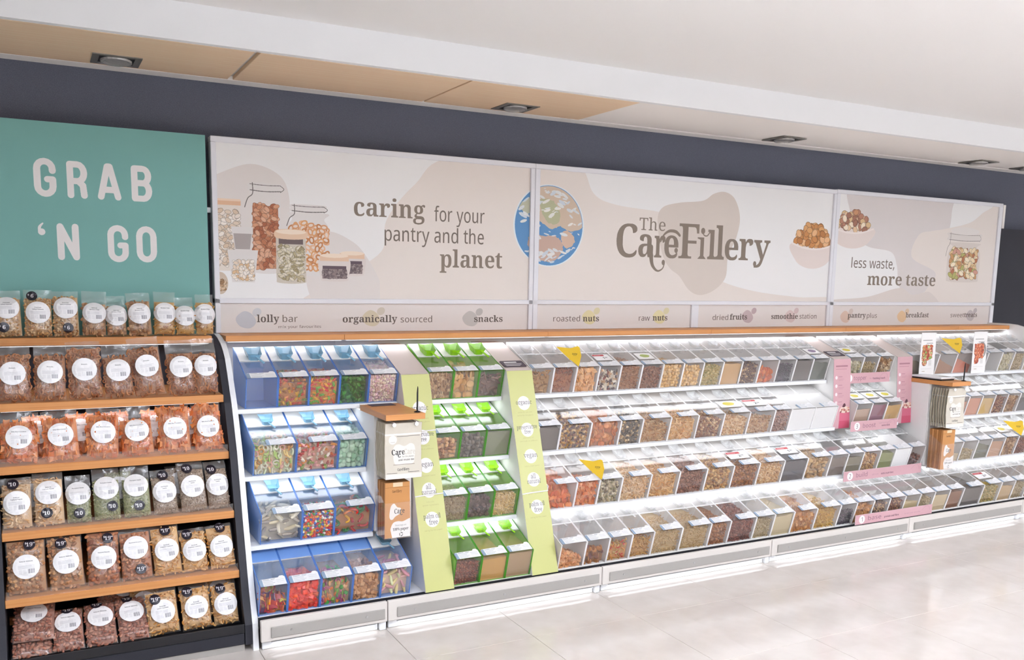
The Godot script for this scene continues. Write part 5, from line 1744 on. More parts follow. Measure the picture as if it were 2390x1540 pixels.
	# third shelf
	fill_row("frosted", 1.553, 2, [
		[0.186, "apricots", "large orange glazed apricots", 0.136, 0.06, 0.19],
		[0.146, "rice_crackers", "orange chilli crackers", 0.132, 0.126, 0.14],
		[0.15, "pistachios", "green and white pistachios", 0.126, 0.12, 0.15],
		[0.197, "pale_cashews", "pinkish raw cashews", 0.136, 0.13, 0.19],
		[0.201, "cashews", "golden raw cashew halves", 0.134, 0.124, 0.18],
		[0.2, "brown_almonds", "dark brown raw almonds", 0.134, 0.12, 0.2],
		[0.203, "mixed_nuts", "light mixed raw nuts", 0.13, 0.11, 0.19],
		[0.203, "brown_nuts", "brown raw hazelnuts", 0.134, 0.13, 0.17, {"offer": "200"}],
		[0.202, "peanuts", "pale raw pistachio kernels", 0.132, 0.118, 0.19],
		[0.196, "#5f585a", "dark grey poppy seeds", 0.13, 0.128, 0.17, {"offer": "100"}],
		[0.205, "big_figs", "large brown dried figs", 0.134, 0.12, 0.18],
		[0.151, "#7d6c60", "grey-brown ground flax", 0.128, 0.126, 0.06],
		[0.143, "#857a5f", "olive green powder", 0.12, 0.118, 0.08],
		[0.16, "mixed_nuts", "chopped pale nuts", 0.122, 0.11, 0.15],
		[0.143, "#929657", "bright green matcha powder", 0.124, 0.112, 0.16],
		[0.152, "", "between matcha and dates", 0, 0, 0, {"blank": true}],
		[0.145, "dates", "dark red-brown dates", 0.1, 0.09, 0.04]])
	# bottom shelf
	fill_row("frosted", 1.55, 3, [
		[0.157, "fried_cubes", "orange-brown fried cubes", 0.12, 0.05, 0.06],
		[0.146, "bark_chips", "brown soy crisps", 0.112, 0.09, 0.05],
		[0.147, "rainbow_noodles", "red and yellow noodle snacks", 0.118, 0.122, 0.06],
		[0.145, "gold_noodles", "golden noodle snacks", 0.12, 0.11, 0.13],
		[0.195, "pale_noodles", "pale bhuja noodles", 0.136, 0.13, 0.18],
		[0.205, "pale_noodles", "cream coloured noodle mix", 0.136, 0.13, 0.18],
		[0.145, "brown_nuts", "brown coated peanuts", 0.13, 0.128, 0.18],
		[0.193, "red_nuts", "dark red coated nuts", 0.13, 0.128, 0.2],
		[0.146, "oats", "pale rolled oats", 0.126, 0.12, 0.1],
		[0.156, "#dcc99f", "smooth beige almond meal", 0.122, 0.132, 0.17],
		[0.19, "corn_flakes", "orange corn flakes", 0.116, 0.11, 0.19],
		[0.201, "yellow_pasta", "yellow banana pieces", 0.124, 0.12, 0.18],
		[0.142, "dark_berries", "black dried berries", 0.11, 0.108, 0.05],
		[0.155, "corn_flakes", "golden cereal flakes", 0.112, 0.11, 0.18],
		[0.149, "granola", "dark granola with nuts", 0.118, 0.116, 0.15],
		[0.145, "red_granola", "red-brown berry granola", 0.12, 0.118, 0.15],
		[0.147, "#dcc493", "beige protein powder", 0.11, 0.1, 0.06],
		[0.142, "oats", "beige quick oats", 0.11, 0.105, 0.14],
		[0.153, "#dfc89e", "cream maltodextrin powder", 0.118, 0.112, 0.06],
		[0.147, "#93603f", "reddish brown cacao powder", 0.122, 0.124, 0.14],
		[0.212, "#6f6661", "grey-brown protein blend", 0.13, 0.128, 0.16],
		[0.194, "pepita_mix", "green-brown seed blend", 0.128, 0.12, 0.14, {"offer": "200"}],
		[0.153, "#d5b485", "tan breakfast powder", 0.12, 0.11, 0.06],
		[0.15, "oats", "toasted pale muesli", 0.124, 0.12, 0.12],
		[0.15, "red_granola", "dark berry clusters", 0.124, 0.12, 0.15],
		[0.12, "#d8c29a", "pale breakfast grains", 0.124, 0.12, 0.15]])
	# smoothie station and beyond
	fill_row("frosted", 3.953, 0, [
		[0.147, "white_flakes", "pale green coconut flakes", 0.124, 0.11, 0.06, {"offer": "yellow"}],
		[0.147, "oats", "tan crushed nut crumble", 0.124, 0.1, 0.06],
		[0.148, "chip_mix", "broken coconut chips", 0.132, 0.126, 0.08]])
	fill_row("frosted", 3.953, 1, [
		[0.147, "#c9a890", "pale pink collagen powder", 0.11, 0.112, 0.06, {"offer": "yellow"}],
		[0.147, "#a37182", "mauve berry powder", 0.132, 0.13, 0.08, {"offer": "yellow"}],
		[0.148, "#e2bb7f", "yellow turmeric powder", 0.12, 0.126, 0.06, {"offer": "yellow"}]])
	fill_row("frosted", 4.556, 0, [
		[0.15, "#ab9b83", "grey-tan maca powder", 0.124, 0.09, 0.05],
		[0.155, "", "behind the pasta bowl card", 0, 0, 0],
		[0.194, "#b58a6e", "light brown cocoa powder", 0.118, 0.05, 0.04],
		[0.19, "#dc876c", "salmon pink beetroot powder", 0.122, 0.06, 0.04],
		[0.16, "", "behind the soup bowl card", 0, 0, 0],
		[0.165, "", "before the white flakes", 0, 0, 0, {"offer": "100"}],
		[0.15, "white_flakes", "cream coconut shreds", 0.13, 0.13, 0.1],
		[0.15, "oats", "cream puffed rice", 0.13, 0.13, 0.1],
		[0.145, "#d0b9a0", "pale mushroom powder", 0.128, 0.124, 0.08]])
	fill_row("frosted", 4.80, 1, [
		[0.148, "#dcb98f", "pale peach drink powder", 0.12, 0.11, 0.06],
		[0.148, "#d9a488", "dull pink drink powder", 0.12, 0.11, 0.06],
		[0.15, "#e5a689", "salmon pink drink powder", 0.134, 0.13, 0.07],
		[0.148, "#e3c084", "layered yellow custard powder", 0.128, 0.12, 0.07],
		[0.146, "red_granola", "orange-brown honey clusters", 0.132, 0.12, 0.14],
		[0.15, "muesli", "tan bark pieces", 0.126, 0.12, 0.12],
		[0.15, "#7e7578", "grey chia pudding mix", 0.11, 0.108, 0.06],
		[0.15, "#cdb28a", "pale brown sugar", 0.12, 0.118, 0.07]])
	fill_row("frosted", 4.775, 2, [
		[0.155, "#cbb28c", "tan coconut sugar", 0.08, 0.06, 0.05],
		[0.163, "oats", "tan barley flakes", 0.11, 0.075, 0.05],
		[0.154, "#807d69", "olive grey pea flour", 0.124, 0.1, 0.06],
		[0.156, "#d6a988", "pinkish rock salt", 0.126, 0.12, 0.06],
		[0.155, "muesli", "toasted brown muesli", 0.128, 0.124, 0.15, {"offer": "yellow"}],
		[0.152, "sultanas", "dark red cranberries", 0.128, 0.12, 0.1],
		[0.15, "mixed_nuts", "light chopped hazelnuts", 0.128, 0.12, 0.14],
		[0.15, "#c7a57c", "tan spice mix", 0.12, 0.118, 0.07]])


# ---------------------------------------------------------------- sign pillars, stands and tags
func pillar(x0: float, x1: float, low: float, foot: float, label: String, face: Material, clips: Array, plate: bool) -> void:
	# a white upright with a beige sloping cap and a printed board leaning on its front
	var w := x1 - x0
	var t := thing("sign_pillar", label, "sign", Vector3(x0, 0, 0))
	var zb: float = foot
	var prof := PackedVector2Array([Vector2(0.12, low), Vector2(0.12, 1.285), Vector2(0.22, 1.284), Vector2(0.556, 1.163), Vector2(zb - 0.005, low)])
	for x in [0.0, w - 0.006]:
		var s := Shape.new()
		s.prism(prof, Vector3(x, 0, 0), Vector3(0, 0, 1), Vector3.UP, Vector3(0.006, 0, 0))
		part(t, "side_panel", s.mesh(), M.white_laminate)
	var s := Shape.new()
	s.prism(PackedVector2Array([Vector2(0.12, 1.286), Vector2(0.22, 1.286), Vector2(0.558, 1.1645), Vector2(0.559, 1.1665), Vector2(0.22, 1.2885), Vector2(0.12, 1.2885)]), Vector3.ZERO, Vector3(0, 0, 1), Vector3.UP, Vector3(w, 0, 0))
	part(t, "sloping_cap", s.mesh(), M.cover_beige)
	var board := part(t, "sign_board", box_mesh(Vector3(0, 0, -0.003), Vector3(w, 1, 0)), M.card_white)
	var a := Vector3(0, low + 0.001, zb)
	var b := Vector3(0, 1.1645, 0.562)
	var up := (b - a).normalized()
	var out := Vector3(1, 0, 0).cross(up)
	var len := (b - a).length()
	s = Shape.new()
	s.prism(PackedVector2Array([Vector2(0, 0), Vector2(w, 0), Vector2(w, len), Vector2(0, len)]), a - out * 0.003, Vector3(1, 0, 0), up, out * 0.0025)
	board.mesh = s.mesh()
	s = Shape.new()
	s.quad(a, a + Vector3(w, 0, 0), a + Vector3(w, 0, 0) + up * len, a + up * len)
	part(board, "print", s.mesh(), face)
	for c in clips:
		var q: Vector3 = a + up * ((c - a.y) / up.y)
		s = Shape.new()
		s.tube([q + Vector3(c_x(0, w), -0.004, 0.001), q + Vector3(w * 0.3, 0.0, 0.004), q + Vector3(w, 0.002, 0.003)], [0.003, 0.0035, 0.003], 6)
		part(t, "clear_clip", s.mesh(), M.white_edge)
	if plate:
		var p0 := Vector3(0.008, 1.1785 + 0.002, 0.5255)
		var dir := Vector3(0, 0.3385, -0.941)
		s = Shape.new()
		s.prism(PackedVector2Array([Vector2(0.006, 0), Vector2(w - 0.022, 0), Vector2(w - 0.016, 0.006), Vector2(w - 0.016, 0.069), Vector2(w - 0.022, 0.075), Vector2(0.006, 0.075), Vector2(0, 0.069), Vector2(0, 0.006)]), p0, Vector3(1, 0, 0), dir, Vector3(0, 0.0018, 0.0007))
		var pl := part(t, "notice_plate", s.mesh(), M.plum)
		s = Shape.new()
		for q in [[0.02, 0.048, 0.095, 0.06], [0.015, 0.034, 0.118, 0.038], [0.015, 0.022, 0.112, 0.026], [0.015, 0.01, 0.1, 0.014]]:
			var e := p0 + Vector3(0, 0.0023, 0.0008)
			s.quad(e + Vector3(q[0], 0, 0) + dir * q[1], e + Vector3(q[2], 0, 0) + dir * q[1], e + Vector3(q[2], 0, 0) + dir * q[3], e + Vector3(q[0], 0, 0) + dir * q[3])
		part(pl, "print", s.mesh(), M.card_white)


func c_x(a: float, _b: float) -> float:
	return a


func make_pillars() -> void:
	var p := Print.new().start(self, 0, 0.15, 0, 1.0715, 1500.0, Color("c3c47c"))
	var ink := Color("3c3a35")
	var faint := Color("a9a566")
	var white := Color("e9e5e4")
	var mid := 0.077
	var at := func(y: float) -> float: return 1.0715 - (1.165 - y) * 1.051
	for y in [0.998, 0.862, 0.728, 0.611, 0.474]:
		p.oval(mid, at.call(y), 0.036, 0.0375, white, 0.0, 40)
	p.text("organic", serif, 0.022, mid, at.call(0.992), ink, 0.092, true)
	p.text("preservative", serif, 0.021, mid, at.call(0.866), ink, 0.119, true)
	p.text("free", serif, 0.021, mid, at.call(0.842), ink, 0.036, true)
	p.text("vegan", serif, 0.024, mid, at.call(0.722), ink, 0.079, true)
	p.text("all", serif, 0.024, mid, at.call(0.616), ink, 0.028, true)
	p.text("natural", serif, 0.022, mid, at.call(0.592), ink, 0.08, true)
	p.text("palm oil", serif, 0.022, mid, at.call(0.479), ink, 0.09, true)
	p.text("free", serif, 0.024, mid + 0.004, at.call(0.450), ink, 0.045, true)
	for q in [["better for you and", 0.948], ["better for the planet", 0.932], ["absolutely no", 0.818], ["chemicals or additives", 0.802], ["totally plant-based", 0.676], ["naturally", 0.553], ["grown ingredients", 0.538], ["caring for the planet", 0.421]]:
		p.text(q[0], sans, 0.0075, mid, at.call(q[1]), faint, 0.0, true)
	var face := printed("green_sign", p.done(), 0.3)
	pillar(0.800, 0.950, 0.146, 0.894, "tall green printed sign pillar between the blue bins and the green bins", face, [0.891, 0.590], false)
	pillar(1.3905, 1.5425, 0.146, 0.888, "tall green printed sign pillar between the green bins and the white bins", face, [0.548], true)
	# pink smoothie pillars
	p = Print.new().start(self, 0, 0.155, 0, 0.456, 1600.0, Color("cfa3a9"))
	var rose := Color("b0606f")
	p.rect(0.02, 0.405, 0.128, 0.415, Color("a3737c"))
	p.rect(0.02, 0.388, 0.12, 0.393, Color("bb8b93"))
	for i in 4:
		var y := 0.335 - i * 0.055
		p.oval(0.026, y, 0.0105, 0.0115, Color("f0e4e4"), 0.0, 20)
		p.rect(0.045, y + 0.002, 0.08, y + 0.008, Color("b98a92"))
		p.rect(0.045, y - 0.012, 0.095, y - 0.009, Color("c0939a"))
		p.rect(0.045, y - 0.02, 0.085, y - 0.017, Color("c0939a"))
	p.poly([Vector2(0.05, 0.0), Vector2(0.148, 0.0), Vector2(0.152, 0.105), Vector2(0.06, 0.105)], Color("c8546f"))
	p.poly([Vector2(0.055, 0.05), Vector2(0.15, 0.05), Vector2(0.152, 0.105), Vector2(0.06, 0.105)], Color("cf6880"))
	p.blob([Vector2(0.06, 0.11), Vector2(0.07, 0.135), Vector2(0.105, 0.145), Vector2(0.145, 0.135), Vector2(0.15, 0.11), Vector2(0.105, 0.1)], Color("e6cfc2"))
	for i in 14:
		p.oval(rng.randf_range(0.07, 0.145), rng.randf_range(0.105, 0.14), 0.009, 0.006, Color(["b5655f", "e9dccb", "8f4a4a", "d9a48a"][i % 4]), rng.randf(), 10)
	p.blob([Vector2(0.085, 0.14), Vector2(0.09, 0.155), Vector2(0.105, 0.165), Vector2(0.115, 0.15), Vector2(0.105, 0.14)], Color("5c3540"))
	face = printed("pink_sign", p.done(), 0.35)
	pillar(3.795, 3.950, 0.708, 0.592, "pink smoothie sign pillar next to the two empty white bins", face, [], true)
	pillar(4.4015, 4.5525, 0.708, 0.592, "pink smoothie sign pillar beside the wooden board with the scales", face, [], false)
	# pink step strips
	for q in [["4", "topper", "the", "finishing touch", 3.952, 4.348, 0.998, 1.066, 0.553, 0.52], ["3", "boost", "superfoods for that", "extra kick", 3.905, 4.35, 0.690, 0.757, 0.64, 0.613], ["2", "build", "add some", "extra nutrition", 3.752, 4.495, 0.390, 0.455, 0.745, 0.713], ["1", "base", "to start your smoothie", "protein and fibre", 3.703, 4.426, 0.150, 0.212, 0.905, 0.895]]:
		var w: float = q[5] - q[4]
		var h: float = q[7] - q[6]
		p = Print.new().start(self, 0, w, 0, h, 1100.0, Color("cf a4aa".replace(" ", "")))
		p.oval(0.06 if q[0] != "4" else 0.01, h / 2, 0.026, 0.026, Color("f1eeee"), 0.0, 30)
		if q[0] != "4":
			p.text(q[0], sans, 0.028, 0.06, h / 2 - 0.014, Color("5d4a52"), 0.0, true)
		var tx := 0.115 if q[0] != "4" else 0.05
		p.text(q[1], sans, 0.027, tx, h * 0.32, Color("8a6570"), 0.12 if q[0] != "2" else 0.105)
		var bx := tx + 0.15
		if q[0] == "1":
			p.text(q[3], sans_bold, 0.012, bx, h * 0.34, Color("5a3f4a"))
			p.text(q[2], sans, 0.011, bx + 0.19, h * 0.34, Color("b08a92"))
		else:
			p.text(q[2], sans, 0.010, bx, h * 0.34 if q[0] != "3" else h * 0.6, Color("b08a92"))
			p.text(q[3], sans_bold, 0.012, bx + (0.085 if q[0] == "2" else 0.03), h * 0.32, Color("6b4a55"))
		p.stroke([Vector2(w - 0.1, h * 0.5), Vector2(w - 0.07, h * 0.85), Vector2(w - 0.035, h * 0.85), Vector2(w - 0.02, h * 0.4)], [0.002], Color("b98c94"))
		var t := thing("step_strip", "pink shelf strip reading %s %s below the smoothie station bins" % [q[0], q[1]] if q[0] != "4" else "pink shelf strip reading topper below the smoothie station bins", "sign")
		var s := Shape.new()
		s.quad(Vector3(q[4], q[6], q[8]), Vector3(q[5], q[6], q[8]), Vector3(q[5], q[7], q[8]), Vector3(q[4], q[7], q[8]))
		part(t, "print", s.mesh(), printed("strip_" + q[1], p.done(), 0.4))
		part(t, "strip", box_mesh(Vector3(q[4], q[6], q[8] - 0.003), Vector3(q[5], q[7], q[8] - 0.0005)), M.card_white)
		for bx2 in [q[4] + 0.06, q[5] - 0.06]:
			part(t, "clip", box_mesh(Vector3(bx2, q[6] + 0.004, q[9]), Vector3(bx2 + 0.02, q[6] + 0.012, q[8] - 0.0032)), M.white_steel)


func pouch_print() -> Material:
	if M.has("pouch"):
		return M.pouch
	var p := Print.new().start(self, 0, 0.185, 0, 0.262, 2200.0, Color("d6cfc0"))
	var ink := Color("26262a")
	p.rect(0.0, 0.0, 0.185, 0.022, Color("e6e2da"))
	p.rect(0.0, 0.205, 0.185, 0.213, Color("ecebe7"))
	p.rect(0.06, 0.198, 0.178, 0.201, Color("8d8a82"))
	p.oval(0.04, 0.184, 0.021, 0.021, Color("eae7e1"), 0.0, 30)
	p.rect(0.028, 0.172, 0.052, 0.174, Color("b9b4a9"))
	p.blob([Vector2(0.042, 0.13), Vector2(0.05, 0.155), Vector2(0.07, 0.162), Vector2(0.1, 0.152), Vector2(0.13, 0.164), Vector2(0.152, 0.15), Vector2(0.152, 0.1), Vector2(0.142, 0.07), Vector2(0.095, 0.064), Vector2(0.05, 0.07)], Color("e8e4dc"))
	p.text("Care", serif_bold, 0.026, 0.034, 0.112, ink, 0.066)
	p.stroke([Vector2(0.066, 0.112), Vector2(0.069, 0.102), Vector2(0.079, 0.103)], [0.005, 0.003, 0.003], ink)
	p.text("Care", serif_bold, 0.026, 0.098, 0.112, Color("cfc9bd"), 0.056)
	p.text("for the planet", sans, 0.007, 0.088, 0.099, Color("6d6a64"))
	p.text("and reuse me", sans_bold, 0.009, 0.068, 0.083, Color("55524d"))
	p.rect(0.042, 0.0645, 0.15, 0.067, Color("8a7f72"))
	p.text("CareFillery", serif_bold, 0.012, 0.092, 0.037, ink, 0.06, true)
	p.rect(0.008, 0.026, 0.06, 0.028, Color("57534d"))
	p.rect(0.115, 0.028, 0.172, 0.03, Color("57534d"))
	printed("pouch", p.done(), 0.25)
	return M.pouch


func paper_print() -> Material:
	if M.has("paper_face"):
		return M.paper_face
	var p := Print.new().start(self, 0, 0.14, 0, 0.27, 2200.0, Color("c98f55"))
	var ink := Color("2c2620")
	p.rect(0.0, 0.246, 0.14, 0.248, Color("a9733c"))
	p.rect(0.045, 0.25, 0.1, 0.27, Color("e0c8a4"))
	p.text("CareFillery", serif_bold, 0.012, 0.068, 0.222, Color("5a3a1c"), 0.054, true)
	p.blob([Vector2(0.026, 0.115), Vector2(0.034, 0.155), Vector2(0.052, 0.168), Vector2(0.07, 0.15), Vector2(0.09, 0.142), Vector2(0.085, 0.118), Vector2(0.06, 0.104), Vector2(0.044, 0.09), Vector2(0.03, 0.094)], Color("e9e4dd"))
	p.text("Care", serif_bold, 0.024, 0.054, 0.118, ink, 0.056)
	p.stroke([Vector2(0.086, 0.118), Vector2(0.09, 0.11), Vector2(0.098, 0.112)], [0.004, 0.003, 0.003], ink)
	p.blob([Vector2(0.06, -0.02), Vector2(0.034, 0.03), Vector2(0.036, 0.055), Vector2(0.05, 0.075), Vector2(0.075, 0.08), Vector2(0.1, 0.077), Vector2(0.16, 0.085), Vector2(0.17, -0.02)], Color("ece8e4"))
	p.text("These bags are", sans, 0.008, 0.088, 0.056, Color("8d8a86"), 0.062, true)
	p.text("100% paper", serif_bold, 0.014, 0.088, 0.034, ink, 0.086, true)
	for k in 3:
		var a := TAU * k / 3.0 + 0.5
		var q := Vector2(0.09, 0.014)
		p.stroke([q + Vector2(cos(a), sin(a)) * 0.009, q + Vector2(cos(a + 1.0), sin(a + 1.0)) * 0.0085, q + Vector2(cos(a + 1.5), sin(a + 1.5)) * 0.0095], [0.0038, 0.0038, 0.001], ink)
	printed("paper_face", p.done(), 0.7)
	return M.paper_face


func make_stand(dx: float, beside: String) -> void:
	# wooden writing board on a white column, with bags to fill hanging below it
	var t := thing("bag_stand", "white bag stand column with an oak writing board on top, " + beside, "stand", Vector3(dx, 0, 0))
	var s := Shape.new()
	var out := PackedVector2Array([Vector2(0.602, 0.520), Vector2(0.797, 0.520), Vector2(0.797, 0.885), Vector2(0.602, 0.89)])
	s.prism(out, Vector3(0, 0.992, 0), Vector3(1, 0, 0), Vector3(0, 0, 1), Vector3(0, 0.027, 0))
	part(t, "writing_board", s.mesh(), M.oak)
	part(t, "column_side", box_mesh(Vector3(0.605, 0.43, 0.12), Vector3(0.6205, 0.9915, 0.716), 0.001), M.white_laminate)
	part(t, "column_front", box_mesh(Vector3(0.6210, 0.43, 0.714), Vector3(0.792, 0.9915, 0.7205)), M.white_laminate)
	for x in [0.645, 0.755]:
		s = Shape.new()
		s.tube([Vector3(x, 0.979, 0.7207), Vector3(x, 0.979, 0.880)], [0.003, 0.003], 6)
		s.tube([Vector3(x, 0.970, 0.880), Vector3(x, 0.970, 0.884)], [0.011, 0.010], 8)
		part(t, "hook", s.mesh(), M.white_edge)
	# clear pocket for the paper bags
	var z0 := 0.735
	var z1 := 0.852
	var h := part(t, "clear_pocket", box_mesh(Vector3(0.606, 0.42, z0), Vector3(0.742, 0.423, z1)), M.acrylic)
	s = Shape.new()
	for x in [0.606, 0.7395]:
		s.prism(PackedVector2Array([Vector2(z0, 0.4235), Vector2(z1, 0.4235), Vector2(z1, 0.595), Vector2(z0, 0.665)]), Vector3(x, 0, 0), Vector3(0, 0, 1), Vector3.UP, Vector3(0.0025, 0, 0))
	part(h, "pocket_side", s.mesh(), M.acrylic)
	# a front only as high as the sides
	part(h, "pocket_front", box_mesh(Vector3(0.609, 0.4235, z1 - 0.0025), Vector3(0.739, 0.595, z1 - 0.0001)), M.acrylic)
	part(t, "pocket_bracket", box_mesh(Vector3(0.64, 0.44, 0.7207), Vector3(0.70, 0.60, z0)), M.white_laminate)
	# reusable pouches, one behind the other on the hooks
	for i in 7:
		var z := 0.866 - i * 0.0195
		var wob := FastNoiseLite.new()
		wob.seed = 40 + i
		wob.frequency = 11.0
		var f := func(u, v): return Vector3(0.608 + u * 0.18 + wob.get_noise_2d(v, 3.0) * 0.002, 0.712 + v * 0.262, z + wob.get_noise_2d(u * 0.2, v * 0.26) * 0.006 - 0.01 * sin(v * PI))
		var o := thing("reusable_pouch", "%s refill pouch from the front on the hooks %s" % [["first printed", "second", "third", "fourth", "fifth", "sixth", "seventh"][i], beside], "pouch", Vector3(dx, 0, 0), "refill pouches on hooks " + beside)
		s = Shape.new()
		s.sheet(f, 10, 14)
		part(o, "front_sheet", s.mesh(), pouch_print())
		s = Shape.new()
		s.sheet(func(u, v): return f.call(u, v) + Vector3(0, 0, -0.004 - 0.004 * sin(u * PI) * sin(v * PI)), 10, 14, true)
		part(o, "back_sheet", s.mesh(), M.bag_side)
		s = Shape.new()
		for k in [0.0, 1.0]:
			s.sheet(func(u, v): return f.call(k, v) + Vector3(0.002 * sin(u * PI) * (1 if k > 0.5 else -1), 0, -0.004 * u), 3, 12, k < 0.5)
		part(o, "gusset", s.mesh(), M.bag_side)
	# paper bags in the pocket
	for i in 6:
		var z := 0.846 - i * 0.0175
		var o := thing("paper_bag", "%s brown paper bag in the clear pocket %s" % [["first printed", "second", "third", "fourth", "fifth", "sixth"][i], beside], "paper bag", Vector3(dx, 0, 0), "paper bags in the pocket " + beside)
		s = Shape.new()
		var y0 := 0.4245
		s.quad(Vector3(0.610, y0, z), Vector3(0.738, y0, z), Vector3(0.735, 0.69, z), Vector3(0.613, 0.69, z))
		part(o, "front", s.mesh(), paper_print() if i == 0 else M.kraft)
		s = Shape.new()
		s.prism(PackedVector2Array([Vector2(0.610, y0), Vector2(0.738, y0), Vector2(0.735, 0.69), Vector2(0.613, 0.69)]), Vector3(0, 0, z - 0.0006), Vector3(1, 0, 0), Vector3.UP, Vector3(0, 0, -0.0145))
		part(o, "folded_body", s.mesh(), M.kraft if i % 2 == 0 else M.kraft_dark)
	# pen on a stalk
	var pen := thing("counter_pen", "black pen upright in a round holder on the oak board, " + beside, "pen", Vector3(dx + 0.772, 1.0195, 0.848))
	s = Shape.new()
	s.tube([Vector3(0, 0, 0), Vector3(0, 0.003, 0), Vector3(0, 0.006, 0)], [0.016, 0.015, 0.005], 12)
	part(pen, "holder", s.mesh(), M.black_plastic)
	s = Shape.new()
	s.tube([Vector3(0, 0.006, 0), Vector3(0.001, 0.09, 0), Vector3(0.002, 0.112, 0), Vector3(0.002, 0.122, 0)], [0.0042, 0.0042, 0.003, 0.001], 8)
	part(pen, "barrel", s.mesh(), M.black_plastic)


func flag(x: float, y: float, z: float, label: String) -> void:
	# yellow "new" pennant standing out over the lids
	var t := thing("new_flag", label, "sign", Vector3(x, y, z))
	var p := Print.new().start(self, 0, 0.1, 0, 0.12, 1200.0, Color("edc430"))
	p.text("new", serif_bold, 0.02, 0.052, 0.055, Color("5a4a16"), 0.05, true)
	p.rect(0.035, 0.046, 0.07, 0.049, Color("8a7420"))
	if not M.has("flag_print"):
		printed("flag_print", p.done(), 0.5)
	# a blade in the y-z plane turned a little towards the aisle
	var s := Shape.new()
	var pts := [Vector2(0.0, 0.0), Vector2(0.012, 0.06), Vector2(0.0, 0.108), Vector2(-0.012, 0.112), Vector2(-0.05, 0.1), Vector2(-0.13, 0.105), Vector2(-0.06, 0.045)]
	s.prism(PackedVector2Array(pts), Vector3(-0.0006, 0, 0), Vector3(0, 0, 1), Vector3.UP, Vector3(0.0012, 0, 0))
	part(t, "pennant", s.mesh(), M.yellow_card)
	s = Shape.new()
	s.quad(Vector3(-0.0009, 0.035, -0.055), Vector3(-0.0009, 0.035, 0.004), Vector3(-0.0009, 0.1, 0.004), Vector3(-0.0009, 0.1, -0.055))
	part(t, "print", s.mesh(), M.flag_print)
	t.rotation_degrees.y = 48.0


func recipe_card(x: float, label: String, bowl_tones: Array, two: bool) -> void:
	# tall white card with a cut-out bowl picture, standing on the top shelf edge
	var p := Print.new().start(self, 0, 0.16, 0, 0.285, 1600.0, Color("eeece9"))
	p.rect(0.02, 0.228, 0.12, 0.235, Color("b3b0ae"))
	p.rect(0.06, 0.207, 0.13, 0.214, Color("b3b0ae"))
	if two:
		p.oval(0.105, 0.15, 0.05, 0.06, Color("8d8682"))
		p.oval(0.075, 0.14, 0.062, 0.062, Color("e7e0da"))
	p.oval(0.075, 0.145, 0.058, 0.056, Color("9a4f3a"))
	seeds(p, 0.02, 0.13, 0.09, 0.2, 0.011, bowl_tones, 140, 0.7)
	p.oval(0.05, 0.075, 0.026, 0.024, Color("8a3f30"))
	seeds(p, 0.028, 0.072, 0.052, 0.1, 0.009, bowl_tones, 30, 0.7)
	for i in 5:
		p.rect(0.095, 0.09 - i * 0.008, 0.125, 0.0875 - i * 0.008, Color("a9a6a4"))
	p.rect(0.02, 0.03, 0.13, 0.032, Color("c9c6c3"))
	p.rect(0.03, 0.012, 0.06, 0.016, Color("b9ab98"))
	var t := thing("recipe_card", label, "sign")
	var s := Shape.new()
	var z := 0.560
	s.quad(Vector3(x, 1.044, z), Vector3(x + 0.156, 1.044, z), Vector3(x + 0.152, 1.327, z), Vector3(x, 1.327, z))
	part(t, "print", s.mesh(), printed("recipe_" + str(two), p.done(), 0.4))
	part(t, "card", box_mesh(Vector3(x, 1.026, z - 0.003), Vector3(x + 0.154, 1.327, z - 0.0005)), M.card_white)
	part(t, "foot", box_mesh(Vector3(x + 0.04, 1.0245, 0.5175), Vector3(x + 0.11, 1.027, z - 0.0032)), M.card_white)


func make_extras() -> void:
	make_stand(0.0, "beside the blue lolly bins")
	make_stand(3.943, "beside the smoothie station")
	# plum notice lying on the first board
	solo("notice_card", box_mesh(Vector3(0.635, 1.0195, 0.53), Vector3(0.76, 1.0213, 0.60), 0.0005), M.plum, "dark plum notice card lying on the oak board under the pale pink tablets", "card")
	# kitchen scales on the second board
	var t := thing("kitchen_scale", "white flat kitchen scale on the oak board beside the smoothie station", "scale", Vector3(4.548, 1.0195, 0.56))
	part(t, "underside", box_mesh(Vector3(0.006, 0.0, 0.006), Vector3(0.142, 0.010, 0.236), 0.003), M.black_plastic)
	part(t, "platform", box_mesh(Vector3(0.0, 0.0102, 0.0), Vector3(0.148, 0.022, 0.242), 0.005), M.white_steel)
	part(t, "display", box_mesh(Vector3(0.09, 0.0221, 0.15), Vector3(0.138, 0.0228, 0.215)), M.grey_bumper)
	flag(1.842, 1.174, 0.556, "yellow new pennant between the brown noodle sticks and the pale square crackers")
	flag(1.886, 0.574, 0.752, "yellow new pennant between the chilli crackers and the pistachios")
	flag(5.058, 1.174, 0.556, "yellow new pennant between the cocoa powder and the beetroot powder")
	flag(5.56, 0.574, 0.752, "yellow new pennant beside the toasted brown muesli on the third shelf")
	recipe_card(4.632, "tall white recipe card with a pasta bowl, between the maca and cocoa powders", ["d98a5c", "c9633f", "8fae5a", "e3b48c", "a8422f", "b9cf8a"], false)
	recipe_card(5.196, "tall white recipe card with a soup bowl, after the salmon pink powder", ["e0805a", "cf6a45", "ea9f7c", "b84f38"], true)
	# dark neighbour unit past the run and a white post on the wall
	t = thing("neighbouring_unit", "black back panel of the next shelf unit past the end of the signs", "shelving")
	part(t, "back_panel", box_mesh(Vector3(6.10, 0.0, 0.02), Vector3(8.6, 2.115, 0.08)), M.black_steel)
	part(t, "base", box_mesh(Vector3(6.10, 0.0, 0.081), Vector3(8.6, 0.14, 0.6)), M.black_steel)
	part(t, "post", box_mesh(Vector3(6.135, 2.1155, 0.03), Vector3(6.165, 2.304, 0.06), 0.002), M.soffit_paint)


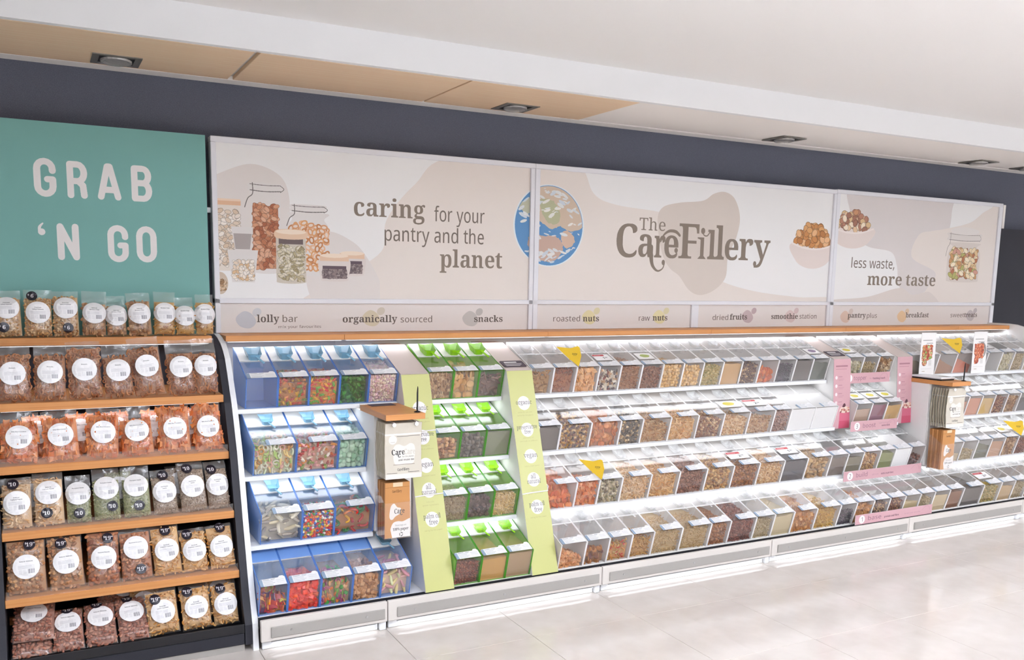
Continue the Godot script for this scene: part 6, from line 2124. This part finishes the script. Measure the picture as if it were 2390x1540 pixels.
const ADDED_LIGHT_DOWN := 2.2
const ADDED_LIGHT_UP := 4.5
const LED_ROW := 0.03
const LED_KICK := 0.003


func _ready() -> void:
	rng.seed = 4711
	# ---- camera: read from the photograph's vanishing points (focal length 2094 px at 2390 x 1540, optical centre 184 px below the middle)
	var cam := Camera3D.new()
	cam.name = "camera"
	cam.position = Vector3(-0.79, 1.6448, 4.73)
	cam.rotation_order = EULER_ORDER_YXZ
	cam.rotation_degrees = Vector3(-8.24274, -28.00703, 1.0305)
	cam.projection = Camera3D.PROJECTION_FRUSTUM
	cam.near = 0.05
	cam.far = 60.0
	cam.size = cam.near * 1540.0 / 2093.655
	cam.frustum_offset = Vector2(0.0, cam.near * 184.321 / 2093.655)
	add_child(cam)
	cam.current = true
	# ---- a closed shop: no sky to see, lamps alone, the unseen overhead ones added
	var env := Environment.new()
	env.background_mode = Environment.BG_COLOR
	env.background_color = Color("000000")
	env.tonemap_mode = Environment.TONE_MAPPER_LINEAR
	env.tonemap_exposure = 1.52
	env.sdfgi_enabled = true
	env.ssao_enabled = true
	env.ssil_enabled = true
	var we := WorldEnvironment.new()
	we.name = "environment"
	we.environment = env
	add_child(we)
	serif = SystemFont.new()
	serif.font_names = PackedStringArray(["Droid Serif"])
	serif_bold = SystemFont.new()
	serif_bold.font_names = PackedStringArray(["Droid Serif"])
	serif_bold.font_weight = 700
	sans = SystemFont.new()
	sans.font_names = PackedStringArray(["Droid Sans"])
	sans_bold = SystemFont.new()
	sans_bold.font_names = PackedStringArray(["Droid Sans"])
	sans_bold.font_weight = 700
	make_materials()
	for q in [[0.2, 3.6, "over the aisle before the black unit"], [4.2, 4.3, "over the aisle before the refill run"], [8.2, 4.3, "over the aisle past the refill run"], [0.2, 6.6, "behind the photographer by the black unit"], [4.2, 6.6, "behind the photographer by the refill run"], [8.2, 6.6, "at the far back of the shop"]]:
		added_pendant(q[0], q[1], "added unseen linear luminaire " + q[2])
	make_room()
	make_long_sign()
	make_teal_sign()
	make_run()
	make_black_unit()
	make_prints()
	make_bins()
	make_pillars()
	make_extras()
